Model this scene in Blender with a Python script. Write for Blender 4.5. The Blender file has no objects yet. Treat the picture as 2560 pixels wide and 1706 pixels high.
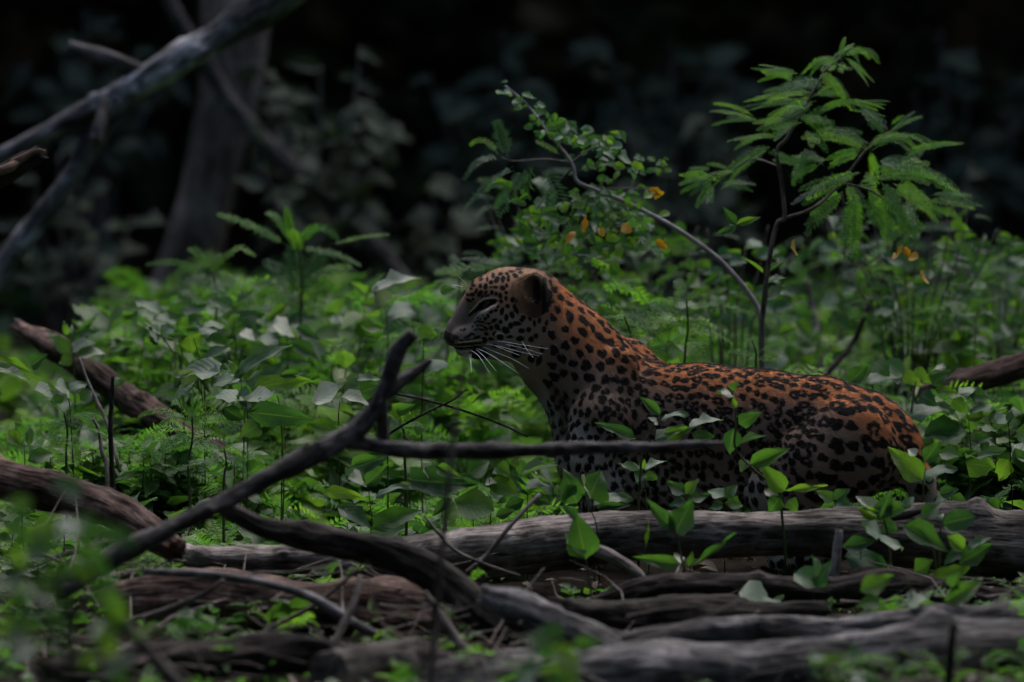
import bpy, math, random
import numpy as np
from mathutils import Vector, Matrix, Euler

# ------------------------------------------------------------------ camera, sky, sun, exposure
SC = bpy.context.scene
COL = SC.collection
random.seed(7)
RNG = np.random.default_rng(11)

CAM_D, CAM_Z, AIM_Z, LENS = 15.0, 2.0, 0.47, 246.8
TILT = math.atan((CAM_Z - AIM_Z) / CAM_D)
cam_data = bpy.data.cameras.new('camera')
cam = bpy.data.objects.new('camera', cam_data)
COL.objects.link(cam)
cam.location = (0, -CAM_D, CAM_Z)
cam.rotation_euler = (math.pi / 2 - TILT, 0, 0)
cam_data.lens = LENS
cam_data.sensor_width = 36.0
cam_data.clip_end = 2000.0
cam_data.dof.use_dof = True
cam_data.dof.focus_distance = 14.98
cam_data.dof.aperture_fstop = 2.2
SC.camera = cam

world = bpy.data.worlds.new('World')
SC.world = world
world.use_nodes = True
wn = world.node_tree.nodes
bg = wn['Background']
sky = wn.new('ShaderNodeTexSky')
sky.sky_type = 'NISHITA'
sky.sun_disc = False
sky.sun_elevation = math.radians(56)
sky.sun_rotation = math.radians(20)
sky.air_density = 1.0
sky.dust_density = 2.0
world.node_tree.links.new(sky.outputs['Color'], bg.inputs['Color'])
bg.inputs['Strength'].default_value = 0.075

sun_data = bpy.data.lights.new('sun', 'SUN')
sun_data.energy = 1.25
sun_data.angle = math.radians(80)
sun_data.color = (1.0, 0.95, 0.88)
sun = bpy.data.objects.new('sun', sun_data)
COL.objects.link(sun)
# light arrives from above, a little from behind and from the right of the leopard
_el, _az = math.radians(56), math.radians(20)
_to = Vector((math.sin(_az) * math.cos(_el), math.cos(_az) * math.cos(_el), math.sin(_el)))
sun.rotation_euler = _to.to_track_quat('Z', 'Y').to_euler()
sun.location = _to * 30

SC.view_settings.view_transform = 'Standard'
SC.view_settings.look = 'None'
SC.view_settings.exposure = 1.5
SC.view_settings.gamma = 1.0
SC.view_settings.use_curve_mapping = False
SC.render.engine = 'CYCLES'
SC.cycles.use_denoising = True
SC.cycles.adaptive_threshold = 0.03
SC.cycles.max_bounces = 4
SC.cycles.diffuse_bounces = 2
SC.cycles.glossy_bounces = 2
SC.cycles.transmission_bounces = 3
SC.cycles_curves.shape = 'RIBBONS'

# ------------------------------------------------------------------ helpers
FPX = 2560.0 * LENS / 36.0
S0 = (CAM_D / math.cos(TILT)) / FPX          # metres per photo pixel at the leopard

def P(px, py, Y):
    """the point of the photo pixel (2560 wide) that lies at world depth Y"""
    a, b = (px - 1280.0) / FPX, (853.0 - py) / FPX
    dy = math.cos(TILT) + b * math.sin(TILT)
    dz = -math.sin(TILT) + b * math.cos(TILT)
    t = (Y + CAM_D) / dy
    return Vector((a * t, Y, CAM_Z + dz * t))

def SCL(Y):
    return S0 * (Y + CAM_D) / CAM_D

def PX(p):
    """photo pixel of a world point"""
    v = Vector(p) - Vector((0, -CAM_D, CAM_Z))
    f = v.y * math.cos(TILT) - v.z * math.sin(TILT)
    u = v.y * math.sin(TILT) + v.z * math.cos(TILT)
    return 1280 + FPX * v.x / f, 853 - FPX * u / f

def _hash(i, j, k, seed):
    h = (i * 374761393 + j * 668265263 + k * 2147483647 + seed * 974634777) & 0xFFFFFFFF
    h = ((h ^ (h >> 13)) * 1274126177) & 0xFFFFFFFF
    h = h ^ (h >> 16)
    return (h & 0xFFFF) / 65535.0

def vnoise(p, scale, seed=0):
    """value noise -1..1 at points p (n,3)"""
    q = np.asarray(p, dtype=np.float64) * scale
    i = np.floor(q).astype(np.int64)
    f = q - i
    f = f * f * (3 - 2 * f)
    r = 0
    for a in (0, 1):
        for b in (0, 1):
            for c in (0, 1):
                w = (f[:, 0] if a else 1 - f[:, 0]) * (f[:, 1] if b else 1 - f[:, 1]) * (f[:, 2] if c else 1 - f[:, 2])
                r = r + w * _hash(i[:, 0] + a, i[:, 1] + b, i[:, 2] + c, seed)
    return r * 2 - 1

def fbm(p, scale, seed=0, octs=3):
    r, a = 0, 1.0
    for o in range(octs):
        r = r + a * vnoise(p, scale * 2 ** o, seed + o * 17)
        a *= 0.5
    return r

def sstep(a, b, x):
    t = np.clip((x - a) / (b - a), 0, 1)
    return t * t * (3 - 2 * t)

def link(o, parent=None):
    COL.objects.link(o)
    if parent is not None:
        o.parent = parent
    return o

def mesh_obj(name, verts, faces, mat, parent=None, smooth=True, loc=None):
    me = bpy.data.meshes.new(name)
    verts = np.asarray(verts, dtype=np.float64)
    me.from_pydata(verts.tolist(), [], faces if isinstance(faces, list) else faces.tolist())
    if smooth:
        me.polygons.foreach_set('use_smooth', [True] * len(me.polygons))
    if mat is not None:
        me.materials.append(mat)
    me.update()
    o = bpy.data.objects.new(name, me)
    if loc is not None:
        o.location = loc
    return link(o, parent)

def fast_mesh(name, V, Q, mat, smooth=True):
    """a mesh object of quads from arrays"""
    me = bpy.data.meshes.new(name)
    me.vertices.add(len(V)); me.vertices.foreach_set('co', np.asarray(V, np.float32).ravel())
    me.loops.add(len(Q) * 4); me.loops.foreach_set('vertex_index', np.asarray(Q, np.int32).ravel())
    me.polygons.add(len(Q)); me.polygons.foreach_set('loop_start', np.arange(0, len(Q) * 4, 4, dtype=np.int32))
    me.polygons.foreach_set('use_smooth', np.full(len(Q), smooth))
    me.materials.append(mat)
    me.update(calc_edges=True)
    return link(bpy.data.objects.new(name, me))

def tag(o, label=None, cat=None, group=None, kind=None):
    if label: o['label'] = label
    if cat: o['category'] = cat
    if group: o['group'] = group
    if kind: o['kind'] = kind
    return o

def empty(name, loc):
    o = bpy.data.objects.new(name, None)
    o.location = loc
    o.empty_display_size = 0.05
    return link(o)

# ------------------------------------------------------------------ materials
def new_mat(name):
    m = bpy.data.materials.new(name)
    m.use_nodes = True
    nt = m.node_tree
    return m, nt, nt.nodes, nt.links, nt.nodes['Principled BSDF'], nt.nodes['Material Output']

def ramp(nodes, stops):
    r = nodes.new('ShaderNodeValToRGB')
    el = r.color_ramp.elements
    while len(el) < len(stops):
        el.new(0.5)
    for e, (p, c) in zip(el, stops):
        e.position = p
        e.color = (c[0], c[1], c[2], 1)
    return r

def bark_mat(name, dark, mid, light, scale=14.0, rough=0.9, bump=0.5, blotch=0.5, crack=0.35):
    m, nt, n, l, b, out = new_mat(name)
    tc = n.new('ShaderNodeTexCoord')
    no = n.new('ShaderNodeTexNoise'); no.inputs['Scale'].default_value = scale; no.inputs['Detail'].default_value = 8; no.inputs['Roughness'].default_value = 0.65
    l.new(tc.outputs['Object'], no.inputs['Vector'])
    r = ramp(n, [(0.32, dark), (0.5, mid), (0.68, light)])
    l.new(no.outputs['Fac'], r.inputs['Fac'])
    no2 = n.new('ShaderNodeTexNoise'); no2.inputs['Scale'].default_value = scale * 0.28; no2.inputs['Detail'].default_value = 4
    l.new(tc.outputs['Object'], no2.inputs['Vector'])
    r2 = ramp(n, [(0.4, (1 - blotch,) * 3), (0.62, (1, 1, 1))])
    l.new(no2.outputs['Fac'], r2.inputs['Fac'])
    mx = n.new('ShaderNodeMix'); mx.data_type = 'RGBA'; mx.blend_type = 'MULTIPLY'; mx.inputs['Factor'].default_value = 1
    l.new(r.outputs['Color'], mx.inputs['A']); l.new(r2.outputs['Color'], mx.inputs['B'])
    at = n.new('ShaderNodeAttribute'); at.attribute_name = 'grain'
    vo = n.new('ShaderNodeTexNoise'); vo.inputs['Scale'].default_value = 85; vo.inputs['Detail'].default_value = 6
    l.new(at.outputs['Vector'], vo.inputs['Vector'])
    cr = ramp(n, [(0.40, (crack, crack, crack)), (0.47, (1, 1, 1)), (0.75, (1.15, 1.15, 1.15))])
    l.new(vo.outputs['Fac'], cr.inputs['Fac'])
    mc = n.new('ShaderNodeMix'); mc.data_type = 'RGBA'; mc.blend_type = 'MULTIPLY'; mc.inputs['Factor'].default_value = 1
    l.new(mx.outputs['Result'], mc.inputs['A']); l.new(cr.outputs['Color'], mc.inputs['B'])
    l.new(mc.outputs['Result'], b.inputs['Base Color'])
    b.inputs['Roughness'].default_value = rough
    b.inputs['Specular IOR Level'].default_value = 0.2
    bp = n.new('ShaderNodeBump'); bp.inputs['Strength'].default_value = bump; bp.inputs['Distance'].default_value = 0.012
    l.new(vo.outputs['Fac'], bp.inputs['Height'])
    l.new(bp.outputs['Normal'], b.inputs['Normal'])
    return m

def leaf_mat(name, c0, c1, c2, use_attr, trans=0.45, rough=0.46, spec=0.5, trans_tint=(1.0, 1.2, 0.42), under=0.45, c3=None):
    """a leaf: colour varies leaf by leaf, a paler midrib from the leaf's own coordinates, light passing through"""
    m, nt, n, l, b, out = new_mat(name)
    if use_attr:
        at = n.new('ShaderNodeAttribute'); at.attribute_name = 'tint'
        fac = at.outputs['Fac']
    else:
        oi = n.new('ShaderNodeObjectInfo')
        fac = oi.outputs['Random']
    r = ramp(n, [(0.0, c0), (0.5, c1), (1.0, c2)] if c3 is None else [(0.0, c0), (0.45, c1), (0.85, c2), (0.93, c3)])
    l.new(fac, r.inputs['Fac'])
    tc = n.new('ShaderNodeTexCoord')
    no = n.new('ShaderNodeTexNoise'); no.inputs['Scale'].default_value = 40; no.inputs['Detail'].default_value = 3
    l.new(tc.outputs['Object'], no.inputs['Vector'])
    r3 = ramp(n, [(0.3, (0.75, 0.75, 0.75)), (0.7, (1.15, 1.15, 1.1))])
    l.new(no.outputs['Fac'], r3.inputs['Fac'])
    mx = n.new('ShaderNodeMix'); mx.data_type = 'RGBA'; mx.blend_type = 'MULTIPLY'; mx.inputs['Factor'].default_value = 1
    l.new(r.outputs['Color'], mx.inputs['A']); l.new(r3.outputs['Color'], mx.inputs['B'])
    # midrib and side veins
    la = n.new('ShaderNodeAttribute'); la.attribute_name = 'lf'      # x: across -1..1, y: along 0..1
    sep = n.new('ShaderNodeSeparateXYZ'); l.new(la.outputs['Vector'], sep.inputs['Vector'])
    ab = n.new('ShaderNodeMath'); ab.operation = 'ABSOLUTE'; l.new(sep.outputs['X'], ab.inputs[0])
    mul = n.new('ShaderNodeMath'); mul.operation = 'MULTIPLY_ADD'; mul.inputs[1].default_value = -0.35
    l.new(ab.outputs[0], mul.inputs[0]); l.new(sep.outputs['Y'], mul.inputs[2])
    sn = n.new('ShaderNodeMath'); sn.operation = 'MULTIPLY'; sn.inputs[1].default_value = 44.0; l.new(mul.outputs[0], sn.inputs[0])
    si = n.new('ShaderNodeMath'); si.operation = 'SINE'; l.new(sn.outputs[0], si.inputs[0])
    rib = n.new('ShaderNodeMapRange'); rib.inputs['From Min'].default_value = 0.02; rib.inputs['From Max'].default_value = 0.09
    rib.inputs['To Min'].default_value = 1.0; rib.inputs['To Max'].default_value = 0.0
    l.new(ab.outputs[0], rib.inputs['Value'])
    mx2 = n.new('ShaderNodeMix'); mx2.data_type = 'RGBA'; mx2.blend_type = 'MIX'
    sc = n.new('ShaderNodeMath'); sc.operation = 'MULTIPLY'; sc.inputs[1].default_value = 0.35
    l.new(rib.outputs['Result'], sc.inputs[0]); l.new(sc.outputs[0], mx2.inputs['Factor'])
    l.new(mx.outputs['Result'], mx2.inputs['A']); mx2.inputs['B'].default_value = (0.22, 0.30, 0.12, 1)
    ge = n.new('ShaderNodeNewGeometry')
    mx3 = n.new('ShaderNodeMix'); mx3.data_type = 'RGBA'
    bf = n.new('ShaderNodeMath'); bf.operation = 'MULTIPLY'; bf.inputs[1].default_value = under
    l.new(ge.outputs['Backfacing'], bf.inputs[0]); l.new(bf.outputs[0], mx3.inputs['Factor'])
    l.new(mx2.outputs['Result'], mx3.inputs['A']); mx3.inputs['B'].default_value = (0.22, 0.29, 0.17, 1)
    l.new(mx3.outputs['Result'], b.inputs['Base Color'])
    b.inputs['Roughness'].default_value = rough
    b.inputs['Specular IOR Level'].default_value = spec
    bp = n.new('ShaderNodeBump'); bp.inputs['Strength'].default_value = 0.16; bp.inputs['Distance'].default_value = 0.004
    ad = n.new('ShaderNodeMath'); ad.operation = 'MULTIPLY_ADD'; ad.inputs[1].default_value = 0.5
    l.new(si.outputs[0], ad.inputs[0]); l.new(no.outputs['Fac'], ad.inputs[2])
    l.new(ad.outputs[0], bp.inputs['Height'])
    l.new(bp.outputs['Normal'], b.inputs['Normal'])
    tr = n.new('ShaderNodeBsdfTranslucent')
    tm = n.new('ShaderNodeMix'); tm.data_type = 'RGBA'; tm.blend_type = 'MULTIPLY'; tm.inputs['Factor'].default_value = 1
    l.new(mx2.outputs['Result'], tm.inputs['A']); tm.inputs['B'].default_value = (trans_tint[0] * 1.6, trans_tint[1] * 1.6, trans_tint[2] * 1.6, 1)
    l.new(tm.outputs['Result'], tr.inputs['Color'])
    ms = n.new('ShaderNodeMixShader'); ms.inputs['Fac'].default_value = trans
    l.new(b.outputs['BSDF'], ms.inputs[1]); l.new(tr.outputs['BSDF'], ms.inputs[2])
    l.new(ms.outputs['Shader'], out.inputs['Surface'])
    return m

MAT = {}
GRN = ((0.028, 0.075, 0.038), (0.062, 0.145, 0.038), (0.14, 0.24, 0.042))
MAT['leaf'] = leaf_mat('broad_leaf', *GRN, use_attr=False)
MAT['leaf_mass'] = leaf_mat('undergrowth_leaf', *GRN, use_attr=True, c3=(0.13, 0.19, 0.13))  # palest tone: sky reflection painted into a few leaves
MAT['sheen'] = leaf_mat('painted_sheen_leaf', (0.06, 0.12, 0.065), (0.085, 0.15, 0.09), (0.13, 0.185, 0.13), use_attr=False, trans=0.35, rough=0.45, spec=0.5)  # sky reflection on upturned leaves painted into the base colour
FRN = ((0.06, 0.17, 0.05), (0.11, 0.26, 0.045), (0.20, 0.36, 0.05))
MAT['frond'] = leaf_mat('feathery_leaf', *FRN, use_attr=False, trans=0.55, rough=0.6, under=0.08)
MAT['frond_blue'] = leaf_mat('blue_green_leaf', (0.03, 0.09, 0.05), (0.045, 0.12, 0.06), (0.06, 0.14, 0.065), use_attr=False, trans=0.4, rough=0.5, under=0.1)
MAT['frond_mass'] = leaf_mat('undergrowth_feathery_leaf', *FRN, use_attr=True, trans=0.5, rough=0.6, under=0.08)
MAT['yellow'] = leaf_mat('yellowed_leaf', (0.38, 0.20, 0.02), (0.42, 0.24, 0.02), (0.34, 0.26, 0.03), use_attr=False, trans=0.3, trans_tint=(1, 0.9, 0.4))
MAT['pale'] = leaf_mat('pale_leaf_underside', (0.27, 0.30, 0.235), (0.31, 0.34, 0.27), (0.36, 0.385, 0.32), use_attr=False, trans=0.25, trans_tint=(0.7, 0.9, 0.5))
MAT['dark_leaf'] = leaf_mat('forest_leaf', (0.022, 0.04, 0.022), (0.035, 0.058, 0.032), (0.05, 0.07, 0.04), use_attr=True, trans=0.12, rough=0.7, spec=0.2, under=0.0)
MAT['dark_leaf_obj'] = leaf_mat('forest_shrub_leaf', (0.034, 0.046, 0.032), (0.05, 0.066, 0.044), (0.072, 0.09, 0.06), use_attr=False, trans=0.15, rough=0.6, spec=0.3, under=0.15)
MAT['log'] = bark_mat('weathered_log', (0.06, 0.048, 0.044), (0.22, 0.185, 0.17), (0.42, 0.37, 0.345), 15, blotch=0.7, bump=0.9)
MAT['log_dark'] = bark_mat('dark_bark', (0.012, 0.010, 0.010), (0.035, 0.028, 0.026), (0.09, 0.072, 0.065), 18, bump=0.9, blotch=0.6)
MAT['log_red'] = bark_mat('reddish_bark', (0.06, 0.035, 0.03), (0.13, 0.08, 0.066), (0.28, 0.19, 0.165), 18, bump=0.9, blotch=0.65)
MAT['branch'] = bark_mat('grey_smooth_bark', (0.03, 0.027, 0.028), (0.085, 0.078, 0.082), (0.19, 0.17, 0.18), 34, rough=0.75, bump=0.7, blotch=0.6)
MAT['limb'] = bark_mat('pale_grey_bark', (0.08, 0.08, 0.085), (0.125, 0.115, 0.118), (0.34, 0.315, 0.335), 12, rough=0.75, blotch=0.75, bump=0.8)
MAT['trunk'] = bark_mat('trunk_bark', (0.06, 0.05, 0.048), (0.16, 0.135, 0.13), (0.30, 0.255, 0.245), 7, blotch=0.6, bump=0.8)
MAT['pale_limb'] = bark_mat('pale_limb_bark', (0.045, 0.045, 0.05), (0.20, 0.192, 0.205), (0.70, 0.68, 0.74), 9, rough=0.7, blotch=0.6, bump=0.9)
MAT['pale_stem'] = bark_mat('pale_stem_bark', (0.26, 0.24, 0.26), (0.36, 0.33, 0.36), (0.48, 0.45, 0.49), 30, rough=0.6, bump=0.2, blotch=0.25, crack=0.7)
MAT['pale_trunk'] = bark_mat('pale_trunk_bark', (0.13, 0.10, 0.088), (0.32, 0.255, 0.225), (0.55, 0.455, 0.41), 8, blotch=0.65, bump=1.0)
MAT['twig'] = bark_mat('twig_bark', (0.10, 0.085, 0.08), (0.17, 0.145, 0.135), (0.26, 0.22, 0.21), 30, bump=0.2, blotch=0.3)
MAT['stem'] = bark_mat('green_stem', (0.05, 0.07, 0.03), (0.07, 0.10, 0.035), (0.11, 0.13, 0.05), 30, rough=0.6, bump=0.1, blotch=0.2)
MAT['wood'] = bark_mat('broken_wood', (0.20, 0.11, 0.08), (0.36, 0.22, 0.17), (0.52, 0.36, 0.29), 30)

def soil_mat():
    m, nt, n, l, b, out = new_mat('forest_soil')
    tc = n.new('ShaderNodeTexCoord')
    no = n.new('ShaderNodeTexNoise'); no.inputs['Scale'].default_value = 9; no.inputs['Detail'].default_value = 9; no.inputs['Roughness'].default_value = 0.7
    l.new(tc.outputs['Object'], no.inputs['Vector'])
    r = ramp(n, [(0.3, (0.006, 0.005, 0.004)), (0.55, (0.02, 0.015, 0.012)), (0.75, (0.05, 0.04, 0.032))])
    l.new(no.outputs['Fac'], r.inputs['Fac'])
    l.new(r.outputs['Color'], b.inputs['Base Color'])
    b.inputs['Roughness'].default_value = 1.0
    b.inputs['Specular IOR Level'].default_value = 0.05
    bp = n.new('ShaderNodeBump'); bp.inputs['Strength'].default_value = 0.8; bp.inputs['Distance'].default_value = 0.03
    l.new(no.outputs['Fac'], bp.inputs['Height']); l.new(bp.outputs['Normal'], b.inputs['Normal'])
    return m
MAT['soil'] = soil_mat()

# ------------------------------------------------------------------ ground
def ground_z(x, y):
    p = np.stack([np.atleast_1d(x), np.atleast_1d(y), np.zeros(np.size(x))], 1).astype(float)
    far = np.clip(np.hypot(p[:, 0], p[:, 1]) / 12.0, 0, 1)
    rise = 6.0 * sstep(15.5, 24, p[:, 1]) + 6.0 * sstep(17, 30, np.maximum(np.abs(p[:, 0]), -p[:, 1] * 0.62))  # banks added all round to shut out the low sky
    return (0.035 * fbm(p, 1.3, 3) + 0.02 * fbm(p, 5, 9, 2)) * (1 - 0.5 * far) - 0.02 + rise

def build_ground():
    ax = np.concatenate([[-200, -80, -40, -30, -26, -22, -18, -14], np.linspace(-9, 9, 121), [14, 18, 22, 26, 30, 40, 80, 200]])
    ay = np.concatenate([[-200, -80, -50, -44, -38, -32, -28, -25, -18], np.linspace(-14, 14, 187), [16, 18, 20, 22, 25, 40, 80, 200]])
    X, Y = np.meshgrid(ax, ay)
    z = ground_z(X.ravel(), Y.ravel())
    v = np.stack([X.ravel(), Y.ravel(), z], 1)
    nx, ny = len(ax), len(ay)
    i = np.arange(nx * ny).reshape(ny, nx)
    f = np.stack([i[:-1, :-1].ravel(), i[:-1, 1:].ravel(), i[1:, 1:].ravel(), i[1:, :-1].ravel()], 1)
    o = mesh_obj('ground', v, f, MAT['soil'])
    tag(o, 'dark forest floor of soil and litter', 'ground', kind='structure')
build_ground()
_gx, _gy = np.linspace(-10, 10, 201), np.linspace(-14, 16, 301)
_gg = ground_z(*[a.ravel() for a in np.meshgrid(_gx, _gy)]).reshape(301, 201).tolist()
def GZ(x, y):
    u, v = min(max((x + 10) * 10, 0), 199.99), min(max((y + 14) * 10, 0), 299.99)
    i, j = int(u), int(v); u -= i; v -= j
    return (_gg[j][i] * (1 - u) + _gg[j][i + 1] * u) * (1 - v) + (_gg[j + 1][i] * (1 - u) + _gg[j + 1][i + 1] * u) * v

# ------------------------------------------------------------------ wood: tubes with bark relief
def catmull(pts, per):
    pts = np.asarray(pts, float)
    q = np.vstack([2 * pts[0] - pts[1], pts, 2 * pts[-1] - pts[-2]])
    out = []
    for i in range(1, len(q) - 2):
        for t in np.linspace(0, 1, per, endpoint=False):
            out.append(0.5 * ((2 * q[i]) + (-q[i - 1] + q[i + 1]) * t + (2 * q[i - 1] - 5 * q[i] + 4 * q[i + 1] - q[i + 2]) * t * t
                              + (-q[i - 1] + 3 * q[i] - 3 * q[i + 1] + q[i + 2]) * t ** 3))
    out.append(pts[-1])
    return np.array(out)

def tube_geo(pts, radii, seg=14, per=8, rough=0.12, seed=0, ragged=0.0, knots=0):
    """pts (n,3) world, radii n. Returns verts, faces, grain coordinates."""
    pr = catmull(np.hstack([np.asarray(pts, float), np.asarray(radii, float)[:, None]]), per)
    c, r = pr[:, :3], np.maximum(pr[:, 3], 0.0004)
    n = len(c)
    t = np.gradient(c, axis=0)
    t /= np.linalg.norm(t, axis=1)[:, None] + 1e-12
    up = np.array([0, 0, 1.0]) if abs(t[0, 2]) < 0.9 else np.array([0, 1.0, 0])
    u = np.zeros_like(c)
    a = np.cross(t[0], up); a /= np.linalg.norm(a)
    for i in range(n):
        a = a - t[i] * np.dot(a, t[i]); a /= np.linalg.norm(a)
        u[i] = a
    w = np.cross(t, u)
    ang = np.linspace(0, 2 * math.pi, seg, endpoint=False)
    s = np.concatenate([[0], np.cumsum(np.linalg.norm(np.diff(c, axis=0), axis=1))])
    d = np.cos(ang)[None, :, None] * u[:, None, :] + np.sin(ang)[None, :, None] * w[:, None, :]
    R = np.repeat(r[:, None], seg, 1)
    rm = float(r.mean())
    gp = np.stack([np.repeat(s[:, None], seg, 1) / rm * 0.22, np.cos(ang)[None, :] * np.ones((n, 1)), np.sin(ang)[None, :] * np.ones((n, 1))], 2).reshape(-1, 3)
    dn = fbm(gp + seed * 3.1, 1.6, seed, 4).reshape(n, seg)
    lump = vnoise(np.stack([s / rm * 0.35, np.zeros(n), np.zeros(n)], 1) + seed, 1.0, seed + 5)[:, None]
    R = R * (1 + rough * dn + rough * 0.8 * lump)
    for k in range(knots):
        rs = np.random.default_rng(seed * 31 + k)
        i0, a0 = rs.uniform(0.1, 0.9) * s[-1], rs.uniform(0, 2 * math.pi)
        da = np.angle(np.exp(1j * (ang - a0)))
        g = np.exp(-((s - i0) / (rm * 0.5)) ** 2)[:, None] * np.exp(-(da / 0.45) ** 2)[None, :]
        R = R * (1 + 0.35 * g)
    V = c[:, None, :] + d * R[..., None]
    if ragged:
        for e, sg in ((0, -1), (n - 1, 1)):
            V[e] += sg * t[e] * (np.random.default_rng(seed + e).uniform(0, ragged, seg) * r[e])[:, None]
    V = V.reshape(-1, 3)
    idx = np.arange(n * seg).reshape(n, seg)
    nx = np.roll(idx, -1, 1)
    F = np.stack([idx[:-1].ravel(), nx[:-1].ravel(), nx[1:].ravel(), idx[1:].ravel()], 1).tolist()
    V = np.vstack([V, c[0] - t[0] * 0.0, c[-1] + t[-1] * r[-1] * 0.15])
    a, b = n * seg, n * seg + 1
    for k in range(seg):
        F.append([a, int(nx[0, k]), int(idx[0, k])])
        F.append([b, int(idx[-1, k]), int(nx[-1, k])])
    grain = np.vstack([np.stack([np.repeat(s[:, None], seg, 1) * 0.18, (np.cos(ang)[None, :] * R), (np.sin(ang)[None, :] * R)], 2).reshape(-1, 3), np.zeros((2, 3))])
    return V, F, grain

def add_vec_attr(me, name, data):
    at = me.attributes.new(name, 'FLOAT_VECTOR', 'POINT')
    at.data.foreach_set('vector', np.asarray(data, np.float32).ravel())

def add_f_attr(me, name, data):
    at = me.attributes.new(name, 'FLOAT', 'POINT')
    at.data.foreach_set('value', np.asarray(data, np.float32).ravel())

def tube(name, pts, radii, mat, parent=None, origin=None, **kw):
    V, F, G = tube_geo(pts, radii, **kw)
    org = np.array(origin if origin is not None else (np.asarray(pts[0])), float)
    o = mesh_obj(name, V - org, F, mat, parent)
    add_vec_attr(o.data, 'grain', G)
    if parent is None:
        o.location = org
    return o

def path(seq):
    """[(px, py, Y, diameter in photo px)] -> points, radii"""
    return [P(a, b, y) for a, b, y, d in seq], [d * 0.5 * SCL(y) for a, b, y, d in seq]
# ------------------------------------------------------------------ the leopard
# modelled in its own frame: X to its tail (photo px), Yd downwards, D towards the near flank; 1 unit = S0 metres
def smin(a, b, k):
    h = np.clip(0.5 + 0.5 * (b - a) / k, 0, 1)
    return b * (1 - h) + a * h - k * h * (1 - h)

def smax(a, b, k):
    return -smin(-a, -b, k)

HC = (1230.0, 785.0)
def face_xy(x, y):
    """face traced at zoom 6.03 from (1090, 650)"""
    return 1090 + x / 6.03, 650 + y / 6.03

class Field:
    def __init__(self, X, Y, D):
        self.X, self.Y, self.D = X, Y, D
        self.d = np.full(X.shape, 1e3, np.float32)
    def cone(self, a, ra, b, rb, kd=1.0, k=18, sym=False):
        X, Y, D = self.X, self.Y, (np.abs(self.D) if sym else self.D)
        ab = np.array([b[0] - a[0], b[1] - a[1], (b[2] - a[2]) / kd])
        px, py, pd = X - a[0], Y - a[1], (D - a[2]) / kd
        t = np.clip((px * ab[0] + py * ab[1] + pd * ab[2]) / (ab @ ab + 1e-9), 0, 1)
        q = np.sqrt((px - t * ab[0]) ** 2 + (py - t * ab[1]) ** 2 + (pd - t * ab[2]) ** 2) - (ra + (rb - ra) * t)
        self.d = smin(self.d, q.astype(np.float32), k)
    def chain(self, pts, kd=1.0, k=18, sym=False):
        for p, q in zip(pts[:-1], pts[1:]):
            self.cone(p[:3], p[3], q[:3], q[3], kd, k, sym)
    def ell_d(self, c, r, rot=0.0, yaw=0.0, sym=False):
        X, Y, D = self.X - c[0], self.Y - c[1], (np.abs(self.D) if sym else self.D) - c[2]
        if yaw:
            cw, sw = math.cos(yaw), math.sin(yaw)
            X, D = cw * X + sw * D, -sw * X + cw * D
        if rot:
            cr, sr = math.cos(rot), math.sin(rot)
            X, Y = cr * X + sr * Y, -sr * X + cr * Y
        n = np.sqrt((X / r[0]) ** 2 + (Y / r[1]) ** 2 + (D / r[2]) ** 2)
        return ((n - 1) * min(r)).astype(np.float32)
    def ell(self, c, r, rot=0.0, yaw=0.0, k=18, sym=False):
        self.d = smin(self.d, self.ell_d(c, r, rot, yaw, sym), k)
    def cut(self, c, r, rot=0.0, yaw=0.0, k=6, sym=False):
        self.d = smax(self.d, -self.ell_d(c, r, rot, yaw, sym), k)

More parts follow.
